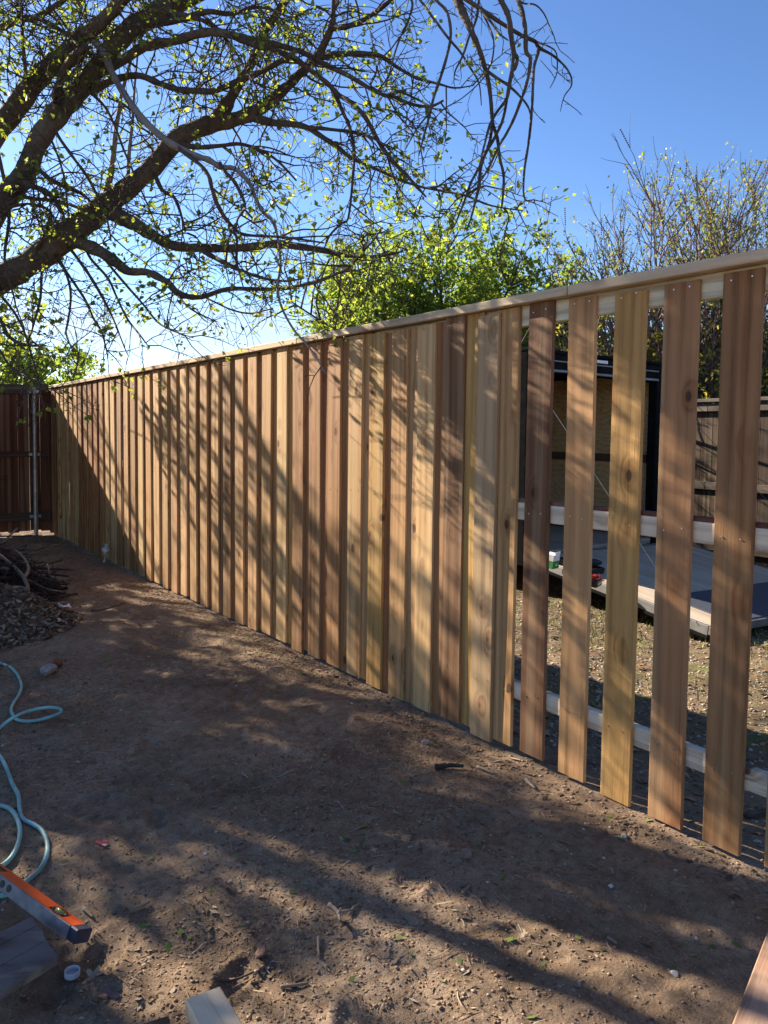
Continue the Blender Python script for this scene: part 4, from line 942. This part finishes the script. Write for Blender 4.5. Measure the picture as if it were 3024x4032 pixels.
weedp = lambda X, Y: (vnoise(X * 1.6 + 31, Y * 1.6 + 3) > .74) * .8
scatter('weeds', 3500, ((-7, -1.6), (.2, 2.3)), (.008, .022), M_green1, 'blade', 9, .7, weedp)
foot = lambda X, Y: np.exp(-((Y - 2.42) / .16) ** 2) * (.4 + .6 * vnoise(X * 2.5, Y * 2.5))
scatter('soil_spill', 18000, ((-11.7, 1.0), (2.0, 2.75)), (.003, .010), M_clod, 'clod', 21, .7, foot)
scatter('trapped_litter', 5000, ((-11.7, 1.0), (2.0, 2.7)), (.008, .026), M_chip, 'flake', 22, .6, foot)
# behind the fence
scatter('fallen_leaves', 15000, ((-6.5, 3.5), (2.75, 8.25)), (.012, .032), M_fall, 'flake', 10, .7, lambda X, Y: .25 + .75 * (Y > 6.4))
scatter('dry_litter', 22000, ((-5.5, 2), (2.7, 7.0)), (.006, .024), M_chip, 'flake', 11, .7)
scatter('grass', 16000, ((-4.5, 3), (2.9, 6.0)), (.018, .05), flakes('grass_blades', (.16, .18, .06), (.12, .16, .045), (.28, .25, .12), (.20, .21, .08)), 'blade', 12, 1., lambda X, Y: np.clip((vnoise(X * 1.3, Y * 1.3 + 5) - .45) * 4, .02, 1))
scatter('gravel', 9000, ((-5.5, 1), (2.7, 6)), (.005, .014), M_stone, 'clod', 13, .6)

# ------------------------------------------------------------------ brush pile and leaf heap at the left
M_stick = plain('stick_bark', (.11, .085, .07), .9, 0, .35, 25, .4, spec=.15)
M_stickd = plain('dark_stick_bark', (.055, .045, .04), .9, 0, .35, 25, .4, spec=.15)
M_stickp = plain('peeled_stick', (.24, .19, .145), .8, 0, .25, 25, .2, spec=.2)
SR = random.Random(77)
BC = np.array([-7.5, .74])
def pile_h(x, y): return .62 * max(0, 1 - ((x - BC[0]) ** 2 / .95 ** 2 + (y - BC[1]) ** 2 / 1.0 ** 2))
fill = MB()
for k in range(2600):
    a = SR.uniform(0, 2 * pi); rr = sqrt(SR.random()) * .95; x = BC[0] + rr * cos(a) * .9; y = BC[1] + rr * sin(a) * .95
    z = g1(x, y) + SR.random() * pile_h(x, y) * .9
    d = unit(np.array([SR.gauss(0, 1), SR.gauss(0, 1), SR.gauss(0, .3)])); L = SR.uniform(.1, .45)
    q = shoot(SR, np.array([x, y, z]) - d * L / 2, d, L, 4, .2, -.03); q[:, 2] = np.maximum(q[:, 2], .01); fill.tube(q, np.linspace(SR.uniform(.003, .010), .002, 5), 4, False)
kind(obj('brush_litter', fill, M_stickd), 'stuff')
def stick(pts, rad, mt, label, group=None, sides=7, forks=()):
    P = np.array(pts, float); o0 = P[0].copy(); Q, RR = smooth_pts(P - o0, np.array(rad) if not np.isscalar(rad) else np.linspace(rad, rad * .55, len(P)), 3)
    RR = RR * (1 + NPR.normal(0, .07, len(RR)))
    m = MB().tube(Q, RR, sides)
    for fp, fr in forks:
        f = np.array(fp, float) - o0; Q2, R2 = smooth_pts(f, np.linspace(fr, fr * .5, len(f)), 3); m.tube(Q2, R2, 6)
    return tag(obj('stick', m, mt, None, tuple(o0), smooth=True), label, 'stick', group)
for k in range(64):
    a = SR.uniform(0, 2 * pi); rr = sqrt(SR.random()) * .85; x = BC[0] + rr * cos(a) * .9; y = BC[1] + rr * sin(a) * .95
    z = g1(x, y) + .02 + SR.uniform(.55, 1.05) * pile_h(x, y)
    d = unit(np.array([SR.gauss(0, 1), SR.gauss(0, 1), SR.gauss(0, .18)])); L = SR.uniform(.35, 1.1)
    q = shoot(SR, np.array([x, y, z]) - d * L / 2, d, L, 5, .14, -.02); q[:, 2] = np.maximum(q[:, 2], np.array([g1(p[0], p[1]) for p in q]) + .012)
    stick(q, SR.uniform(.006, .014), SR.choice([M_stick, M_stickd, M_stickd, M_stickd]), 'bare broken stick lying in the heap of brush at the left', 'sticks in the brush heap')
def px3(*pts): return [np.array(atd(x, y, d)) for x, y, d in pts]
c6 = lambda x, y, d: (x * .422, 2080 + y * .422, d)
stick(px3(c6(-90, 200, 6.9), c6(20, 270, 6.75), c6(120, 350, 6.65), c6(200, 430, 6.55), c6(240, 500, 6.45), c6(260, 560, 6.35), c6(265, 640, 6.25)), [.017, .017, .016, .016, .015, .014, .011], M_stickp, 'pale crooked branch draped down the front of the brush heap', forks=[(px3(c6(225, 460, 6.5), c6(262, 400, 6.55), c6(255, 330, 6.65), c6(200, 250, 6.75), c6(120, 190, 6.85)), .016)])
stick(px3(c6(250, 575, 6.3), c6(200, 550, 6.35), c6(120, 545, 6.4), c6(45, 580, 6.4)), .014, M_stickp, 'short pale curved stick with a cut end at the front of the brush heap')
stick(px3(c6(-40, 250, 7.9), c6(20, 150, 8.1), c6(80, 80, 8.2), c6(160, 0, 8.3)), .017, M_stickp, 'straight stick poking up out of the top of the brush heap')
stick(px3(c6(-60, 195, 8.0), c6(100, 200, 7.9), c6(300, 205, 7.7), c6(440, 170, 7.6)), .016, M_stick, 'long thin branch lying flat behind the brush heap')
stick(px3(c6(-60, 350, 6.7), c6(60, 400, 6.7), c6(200, 450, 6.6), c6(350, 530, 6.5), c6(480, 580, 6.45), c6(610, 595, 6.4)), .013, M_stick, 'long stick running out of the brush heap toward the fence')
p0 = onZ(*c6(440, 700, 0)[:2], .03); p1 = onZ(*c6(610, 700, 0)[:2], .03)
stick([np.array(p0) - np.array([0, .05, 0]), np.array(p0) * .5 + np.array(p1) * .5, np.array(p1) + np.array([0, .02, 0])], .016, M_stickp, 'short split stick lying beside the leaf heap')
pts = [onZ(*c6(x, y, 0)[:2], .02) for x, y in ((850, 770), (950, 762), (1060, 730), (1165, 695))]
stick([np.array(p) for p in pts], .009, M_stick, 'thin curved twig lying alone between leaf heap and fence')
stick([np.array(onZ(*c6(x, y, 0)[:2], .02)) for x, y in ((1140, 800), (1200, 805), (1250, 815))], .007, M_stickp, 'small pale twig lying in the far patch of sun')
# half buried log
lg_ = px3(c6(-80, 690, 5.95), c6(0, 680, 5.9), c6(100, 690, 5.85))
stick(lg_, [.03, .03, .028], M_stick, 'thick grey log end between brush heap and leaf heap', sides=9)
# leaf heap
HC_ = onZ(75, 2490); HX, HY = HC_.x - .35, HC_.y - .12
n = 40; hm = MB(); R0 = .56
vs = []; fs = []
for i in range(n + 1):
    for j in range(n + 1):
        u, v = (i / n - .5) * 2, (j / n - .5) * 2; rr = math.hypot(u, v)
        h = .30 * max(0, cos(min(rr, 1) * pi / 2)) ** 1.2
        x, y = HX + u * R0, HY + v * R0
        vs.append((u * R0, v * R0, g1(x, y) + h + (SR.random() - .5) * .03 * (1 if rr < 1 else 0) - (.03 if rr >= .98 else 0)))
for i in range(n):
    for j in range(n): a = i * (n + 1) + j; fs.append((a, a + n + 1, a + n + 2, a + 1))
hm.add(vs, fs)
heap = thing('leaf_heap', 'low raked heap of dead leaves and wood chips in front of the brush', 'leaf heap', (HX, HY, 0))
obj('mound', hm, plain('mulch', (.10, .075, .055), .95, 0, .4, 40, .8), heap)
hv = MB()
for k in range(4200):
    a = SR.uniform(0, 2 * pi); rr = sqrt(SR.random()) * 1.12; u, v = rr * cos(a), rr * sin(a)
    h = .30 * max(0, cos(min(rr, 1) * pi / 2)) ** 1.2; x, y = u * R0, v * R0; z = g1(HX + x, HY + y) + h + SR.uniform(0, .022)
    L = SR.uniform(.010, .042); b0 = unit(np.array([SR.gauss(0, 1), SR.gauss(0, 1), SR.gauss(0, .4)])) * L; s0 = unit(np.cross(b0, rvec(SR))) * L * .4
    c = np.array([x, y, z]); hv.add([c - b0, c + s0 - b0 * .1, c + b0, c - s0], [(0, 1, 2), (0, 2, 3)])
kind(obj('dead_leaves', hv, M_chip, heap), 'stuff')

# ------------------------------------------------------------------ single things on the dirt
def lump(name, label, cat, p, size, mt, seed, group=None, sub=2):
    import bmesh
    bm = bmesh.new(); bmesh.ops.create_icosphere(bm, subdivisions=sub + 1, radius=1); r = np.random.default_rng(seed)
    ax = r.normal(0, 1, (9, 3)); ax /= np.linalg.norm(ax, axis=1)[:, None]; lim = r.uniform(.5, .9, 9)
    for v in bm.verts:
        c = np.array(v.co)
        for a, l in zip(ax, lim):
            s = c @ a
            if s > l: c = c - a * (s - l) * .9
        c = c * (1 + r.normal(0, .03)); v.co = Vector(c * np.array(size))
    me = bpy.data.meshes.new(name); bm.to_mesh(me); bm.free()
    me.materials.append(mt); o = bpy.data.objects.new(name, me); COL.objects.link(o); o.location = (p[0], p[1], g1(p[0], p[1]) + size[2] * .6); o.rotation_euler[2] = r.uniform(0, 6)
    return tag(o, label, cat, group)
M_rock = plain('pale_rock', (.30, .275, .25), .95, 0, .4, 45, 1.)
M_clodr = plain('red_clod', (.16, .065, .035), .95, 0, .3, 40, .8)
lump('rock', 'pale grey fist sized rock lying near the hose', 'rock', onZ(193, 2640), (.072, .052, .036), M_rock, 3)
lump('dirt_clod', 'dark red dirt clod just behind the pale rock', 'dirt clod', onZ(222, 2612), (.05, .04, .03), M_clodr, 4)
lump('dirt_clod', 'grey brown dirt clod in the shade left of the third open picket', 'dirt clod', onZ(1830, 3385), (.028, .024, .016), plain('clod_brown', (.22, .16, .12), .95, 0, .3, 40, .8), 5)
lump('pebble', 'smooth pale stone by the foot of the first open picket', 'stone', onZ(1676, 2922), (.022, .017, .012), M_rock, 6)
lump('pebble', 'flat grey stone on bare dirt below the fourth open picket', 'stone', onZ(2457, 3292), (.022, .016, .007), M_rock, 7)
lump('pebble', 'white stone fragment on dark dirt near the plank', 'stone', onZ(2656, 3800), (.014, .011, .008), M_stone, 8)
lump('dirt_clod', 'pinkish flat clod lying in the nearest sunny patch', 'dirt clod', onZ(1030, 3720), (.024, .019, .012), plain('clod_pink', (.19, .115, .08), .95, 0, .2, 40, .6), 9)
# stick with a fork
P = [np.array(onZ(x, y, .012)) for x, y in ((1296, 3562), (1325, 3585), (1336, 3605), (1340, 3628))]
stick(P, .0075, M_stickp, 'small pale Y shaped twig on bare dirt in the middle foreground', forks=[([np.array(onZ(1334, 3600, .012)), np.array(onZ(1342, 3575, .03))], .006), ([np.array(onZ(1334, 3592, .012)), np.array(onZ(1385, 3583, .015))], .005)])
for pts, rad, mt, lb in (
    (((1378, 3570), (1395, 3545), (1425, 3525)), .006, M_stickp, 'short pale stick just right of the Y shaped twig'),
    (((1255, 3665), (1254, 3700), (1256, 3732)), .005, M_stickp, 'thin straight twig standing out in the near sunny strip'),
    (((512, 3548), (545, 3535), (588, 3518)), .007, M_stickp, 'pale twig right of the orange level on shaded dirt'),
    (((838, 3815), (910, 3795), (1000, 3765)), .005, M_stick, 'long thin twig lying below the forked oak leaf, right of it'),
    (((1715, 3018), (1770, 3010), (1825, 3015)), .013, M_stickd, 'dark chunky stick in front of the last complete pickets'),
    (((1880, 3003), (1915, 3018), (1950, 3032)), .007, M_stickp, 'pale straight stick right of the dark chunky stick'),
    (((2072, 3052), (2090, 3070), (2110, 3085)), .008, M_stickp, 'stubby pale stick at the foot of the first open picket'),
    (((1822, 3503), (1838, 3490), (1850, 3475)), .006, M_stickp, 'short tan stick alone on dark dirt right of centre'),
    (((1105, 3828), (1140, 3826), (1190, 3818), (1215, 3815)), .005, M_stickp, 'curved twig at the lower end of the sunny strip'),
    (((2395, 3660), (2410, 3672), (2430, 3685)), .006, M_stickp, 'pale peeled twig nearest the lower right plank'),
    (((330, 3525), (350, 3545), (365, 3560)), .006, M_stickp, 'crooked little twig just above the end of the orange level'),
    (((1270, 2985), (1295, 2975), (1315, 2955)), .004, M_stickp, 'fine bent straw twig at the edge of the sunny streak'),
    (((2935, 3200), (2980, 3188), (3020, 3180)), .012, M_stick, 'grey stick on the ground behind the last open picket')):
    Q = [np.array(onZ(x, y, .012)) for x, y in pts]
    for q in Q: q[2] = g1(q[0], q[1]) + rad + .002
    stick(Q, rad, mt, lb)
# dead leaves that read singly
def leafthing(label, p, size, rz, mt, lobes=0, cat='leaf'):
    m = MB(); n = 40; vs = [(0, 0, .004)]
    for k in range(n):
        a = 2 * pi * k / n; r = size * (.62 + (.38 * cos(a * lobes) if lobes else 0)) * (1.0 if lobes else abs(cos(a)) ** .5 * .5 + .5)
        x, y = r * cos(a) * 1.25, r * sin(a) * .75; vs.append((x, y, .004 + .25 * size * (abs(y) / size) ** 2 + .1 * size * sin(a * 2)))
    m.add(vs, [(0, 1 + k, 1 + (k + 1) % n) for k in range(n)]); m.tube([(-size * 1.1, 0, .003), (0, 0, .005)], .0015, 4)
    o = obj('dead_leaf', m, mt, None, (p[0], p[1], g1(p[0], p[1]) + .004)); o.rotation_euler[2] = rz; tag(o, label, cat); return o
M_ltan = plain('tan_leaf', (.33, .26, .18), .8, 0, .2, 60); M_lbr = plain('brown_leaf', (.16, .095, .08), .8, 0, .3, 60)
leafthing('tan lobed oak leaf lying near the clear bottle cap', onZ(365, 3810), .034, 2.4, M_ltan, 5)
leafthing('curled purplish brown leaf below the lobed oak leaf', onZ(425, 3888), .030, .8, M_lbr, 3)
leafthing('curled dark brown leaf in the sunny patch left of centre', onZ(862, 3473), .022, .5, M_lbr)
leafthing('long tan leaf on dirt beside the forked shadow at lower right', onZ(2055, 3655), .040, -.5, M_ltan)
# clear cap
t = thing('bottle_cap', 'round clear plastic cap lying open on the dirt', 'cap', onZ(285, 3842, g1(*onZ(285, 3842).xy) + .002))
M_clear = plain('clear_plastic', (.55, .55, .58), .25, 0, .05, 20, spec=.6)
obj('ring', MB().lathe([(.019, 0), (.0205, .001), (.0205, .017), (.0185, .017), (.0175, .003), (0, .002)], 24), M_clear, t, smooth=False)
# red tape scrap
t = thing('tape_scrap', 'scrap of red and white tape lying on the dirt', 'tape', onZ(400, 3318, g1(*onZ(400, 3318).xy) + .006)); t.rotation_euler[2] = .5
obj('red_strip', MB().box((-.022, -.012, 0), (.012, .004, .0015)).box((-.004, .0045, .001), (.014, .018, .0025)), plain('red_tape', (.45, .02, .03), .5), t)
obj('white_strip', MB().box((.0125, -.013, .0), (.03, .0, .0015)), plain('pink_tape', (.62, .35, .36), .5), t)
# wrapper by the fence
p = onY(418, 2200, 2.44); t = thing('wrapper', 'crumpled white and yellow wrapper standing against the fence foot', 'wrapper', (p.x, 2.43, 0)); wr = random.Random(4)
def crumple(cx, cz, s, seed):
    r = random.Random(seed); m = MB(); n = 5
    vs = [(cx + (i / (n - 1) - .5) * s + r.gauss(0, s * .06), r.gauss(0, s * .12), cz + (j / (n - 1) - .5) * s + r.gauss(0, s * .06)) for i in range(n) for j in range(n)]
    m.add(vs, [(i * n + j, (i + 1) * n + j, (i + 1) * n + j + 1, i * n + j + 1) for i in range(n - 1) for j in range(n - 1)]); return m
obj('white_film', crumple(.02, .16, .13, 1), plain('white_film', (.62, .60, .58), .4), t)
obj('yellow_film', crumple(-.02, .10, .08, 2), plain('yellow_film', (.6, .5, .12), .4), t)
obj('torn_corner', crumple(-.03, .045, .06, 3), plain('white_film_b', (.68, .68, .66), .4), t)
# bits by the leaf heap
p = onZ(*c6(630, 757, 0)[:2]); o = obj('paper_scrap', crumple(0, .02, .09, 8), M_white, None, (p.x, p.y, .02)); o.rotation_euler[0] = 1.3; tag(o, 'white folded paper scrap beside the leaf heap', 'paper')
p = onZ(*c6(600, 910, 0)[:2]); o = obj('tissue', crumple(0, .02, .07, 9), plain('tissue_pink', (.6, .45, .43), .8), None, (p.x, p.y, .03)); o.rotation_euler[0] = 1.; tag(o, 'pinkish crumpled tissue at the foot of the leaf heap', 'tissue')
p = onZ(*c6(530, 545, 0)[:2]); o = obj('plastic_bag', crumple(0, .06, .26, 10), plain('black_film', (.02, .021, .024), .35), None, (p.x, p.y, .02)); o.rotation_euler[0] = 1.2; tag(o, 'crumpled black plastic bag beside the brush heap', 'bag')
p = onZ(*c6(470, 490, 0)[:2]); o = obj('plastic_film', crumple(0, .05, .15, 11), plain('grey_film', (.35, .36, .36), .4), None, (p.x, p.y, .03)); o.rotation_euler[0] = 1.; tag(o, 'pale crumpled film behind the black bag', 'film')

# hose ---------------------------------------------------------------
hose_col = (.24, .46, .44)
M_hose = plain('teal_hose', hose_col, .5, 0, .32, 9, spec=.35)
def hosepath(px, z=None):
    P = []
    for i, q in enumerate(px):
        h = q[2] if len(q) > 2 else 0.
        p = onZ(q[0], q[1], .012 + h)
        for _ in range(3): p = onZ(q[0], q[1], g1(p.x, p.y) + .010 + h)
        P.append(np.array(p))
    return P
h8 = lambda x, y, h=0: (x * .2713, 2600 + y * .2713, h)
hp = hosepath([(-420, 2560), (-200, 2580), h8(-60, 30), h8(60, 60), h8(160, 105), h8(240, 190), h8(290, 290), h8(312, 390), h8(280, 490), h8(210, 600), h8(165, 690), h8(175, 770), h8(230, 850), h8(330, 880), h8(480, 878), h8(650, 845, .01), h8(800, 795, .03), h8(885, 750, .05), h8(870, 705, .06), h8(780, 685, .06), h8(650, 688, .05), h8(480, 720, .045), h8(330, 765, .04), h8(210, 825, .035), h8(90, 900, .01), h8(0, 985), (-60, 2920), (-90, 2960), (-40, 2960), h8(0, 1390), (30, 3035), h8(180, 1790), (72, 3130), (78, 3190), (92, 3225), (130, 3245), (165, 3270), (186, 3320), (182, 3375), (155, 3425), (110, 3465), (60, 3505), (0, 3528), (-120, 3530)])
hb = hosepath([(-150, 3160), (-60, 3165), (5, 3172), (45, 3190), (72, 3235), (78, 3290), (60, 3350), (20, 3400), (-60, 3440)])
t = thing('garden_hose', 'pale teal garden hose looping across the dirt at the left edge', 'hose', (0, 0, 0))
Q, RR = smooth_pts(hp, np.full(len(hp), .0082), 6); obj('hose_run', MB().tube(Q, RR, 10), M_hose, t, smooth=True)
Q, RR = smooth_pts(hb, np.full(len(hb), .0082), 6); obj('hose_loop', MB().tube(Q, RR, 10), M_hose, t, smooth=True)

# spirit level -------------------------------------------------------
E1 = onZ(361, 3655, .06); E0 = onZ(-20, 3385, .085)
dx = Vector(E0 - E1); Lh = dx.length; xax = dx.normalized()
LT = 1.22
lvl = thing('spirit_level', 'orange and grey spirit level lying on its side in the dirt', 'spirit level', E1)
zax = Vector((-.10, .40, 1)); yax = zax.cross(xax).normalized(); zax = xax.cross(yax)
lvl.matrix_world = Matrix(((xax.x, yax.x, zax.x, E1.x), (xax.y, yax.y, zax.y, E1.y), (xax.z, yax.z, zax.z, E1.z), (0, 0, 0, 1)))
# local: x along, y across the face (toward the camera or away), z out of the face
sgn = -1 if (yax.dot(O - E1) < 0) else 1
M_or = plain('orange_paint', (.85, .11, .012), .5, 0, .06, 30, spec=.2)
M_lg = plain('grey_milled_edge', (.19, .195, .21), .5, .3, .3, 28)
M_bk = plain('black_rubber', (.02, .02, .024), .5)
M_nv = plain('navy_end_cap', (.02, .028, .06), .5)
wdt, thk = .046, .032
def lbox(name, lo, hi, mt, c=.002, parent=lvl):
    lo = list(lo); hi = list(hi)
    if sgn < 0: lo[1], hi[1] = -hi[1], -lo[1]
    return obj(name, MB().box(lo, hi, c), mt, parent)
lbox('orange_face', (.03, 0, -.002), (.085, wdt, 0), M_or, 0)
for a, b_ in ((.155, .42), (.60, LT - .03)): lbox('orange_face', (a, 0, -.002), (b_, wdt, 0), M_or, 0)
lbox('orange_face', (.085, 0, -.002), (.155, .008, 0), M_or, 0); lbox('orange_face', (.085, .040, -.002), (.155, wdt, 0), M_or, 0)
lbox('orange_face', (.42, 0, -.002), (.60, .010, 0), M_or, 0); lbox('orange_face', (.42, .038, -.002), (.60, wdt, 0), M_or, 0)
lbox('core', (.03, .001, -thk), (LT - .03, wdt - .0005, -.0065), M_bk, 0)
lbox('milled_edge', (.03, wdt, -thk - .006), (LT - .03, wdt + .006, 0), M_lg, .001)
lbox('end_cap', (-.006, -.002, -thk - .004), (.03, wdt + .005, .002), M_nv, .004)
lbox('end_cap', (LT - .03, -.002, -thk - .004), (LT, wdt + .005, .002), M_nv, .004)
hn = lbox('hand_grip', (.425, .0115, -.0064), (.595, .0365, -.004), M_bk, .001)
yv = sgn * .024
vial = obj('vial_frame', MB().lathe([(.016, -.006), (.0205, -.006), (.0205, .0012), (.016, .0012)], 24, Matrix.Translation((.12, yv, 0)) @ Matrix.Scale(1.5, 4, (1, 0, 0))), M_bk, lvl)
obj('vial_back', MB().lathe([(.0159, -.004), (0, -.004)], 24, Matrix.Translation((.12, yv, 0)) @ Matrix.Scale(1.5, 4, (1, 0, 0))), M_white, vial)
obj('vial', MB().tube([(.104, yv, .001), (.136, yv, .001)], .0055, 10), plain('vial_fluid', (.35, .42, .08), .15, 0, .05, 20, spec=.7), vial, smooth=True)
for xx in (.335, .372):
    obj('magnet', MB().lathe([(0, .0015), (.0105, .0015), (.011, 0)], 18, Matrix.Translation((xx, sgn * (wdt + .0062), -thk / 2)) @ Matrix.Rotation(radians(-90 * sgn), 4, 'X')), M_bk, lvl)

# grey board, pale lumber, cut ends, plank ------------------------------
def lumber(name, label, cat, a, b_, wd, th, color, mt=None, roll=0.):
    a, b_ = Vector(a), Vector(b_); x = (b_ - a); L = x.length; x.normalize(); z = Vector((0, 0, 1)); y = z.cross(x).normalized(); z = x.cross(y)
    o = obj(name, MB().box((0, -wd / 2, -th), (L, wd / 2, 0), .003), mt or M_cedarX, color=color)
    o.matrix_world = Matrix(((x.x, y.x, z.x, a.x), (x.y, y.y, z.y, a.y), (x.z, y.z, z.z, a.z), (0, 0, 0, 1))) @ Matrix.Rotation(roll, 4, 'X')
    return tag(o, label, cat)
M_grey = wood('grey_board_wood', 'Y', base=(.15, .148, .145), dark=.4, knots=.3, bump=.8)
e0, e1 = onZ(125, 3608, .075), onZ(228, 3767, .075); mid = (e0 + e1) / 2
f1 = onZ(0, 3913, .12); bd = Vector(((f1 - e1).x, (f1 - e1).y, .05)).normalized()
lift = Vector((0, 0, .021)); en = Vector((0, 0, .004))
gbm = MB(); fl = [0, .1, .2, .25, .256, .262, .35, .5, .62, .625, .63, .75, .9, 1]; nb = len(fl) - 1
for k, f in enumerate(fl):                           # cupped, with two narrow cracks along its length
    q = e0 * (1 - f) + e1 * f + en * (4 * f * (1 - f)) - Vector((0, 0, .012 if k in (4, 9) else 0)); back_ = bd * (.003 * (k % 3))
    gbm.v += [tuple(q + back_), tuple(q + bd * .9), tuple(q - lift + back_), tuple(q - lift + bd * .9)]
for k in range(nb):
    a = k * 4; gbm.f += [(a, a + 4, a + 5, a + 1), (a + 2, a + 3, a + 7, a + 6), (a, a + 2, a + 6, a + 4), (a + 1, a + 5, a + 7, a + 3)]
gbm.f += [(0, 1, 3, 2), (nb * 4, nb * 4 + 2, nb * 4 + 3, nb * 4 + 1)]
tag(obj('grey_board', gbm, M_grey), 'weathered grey board end lying below the orange level', 'board')
l1, l2 = onZ(742, 3942, .085), onZ(852, 3872, .085); mid = (l1 + l2) / 2
ld_ = Vector((1, -.05, 0)).normalized()
lumber('pine_board', 'pale pine board end at the bottom edge of the photo, larger piece', 'lumber', mid + ld_ * .0, mid + ld_ * 1.3, .089, .038, (.80, .66, .46), wood('pine_wood', 'X', knots=.5, dark=.8, grain=.7))
c0 = onZ(612, 4012, .05); lumber('pine_offcut', 'small tan lumber corner left of the pale pine board', 'lumber', c0 + Vector((0, 0, 0)), c0 + Vector((.8, -.12, 0)), .06, .03, (.48, .34, .2))
k0, k1 = onZ(2882, 4032, .12), onZ(3024, 3661, .12); kd = (k1 - k0).normalized(); perp = Vector((0, 0, 1)).cross(kd).normalized()
if perp.x < 0: perp = -perp
lumber('cedar_plank', 'pinkish cedar plank lying in the near lower right corner', 'plank', k0 + perp * .0725 - kd * .5, k1 + perp * .0725 + kd * .22, .145, .02, (.40, .27, .20))
lumber('support_block', 'rough block under the cedar plank in the corner', 'lumber', k0 + perp * .12 + Vector((.15, .1, -.025)), k0 + perp * .12 + Vector((.5, .1, -.025)), .09, .09, (.3, .22, .15))
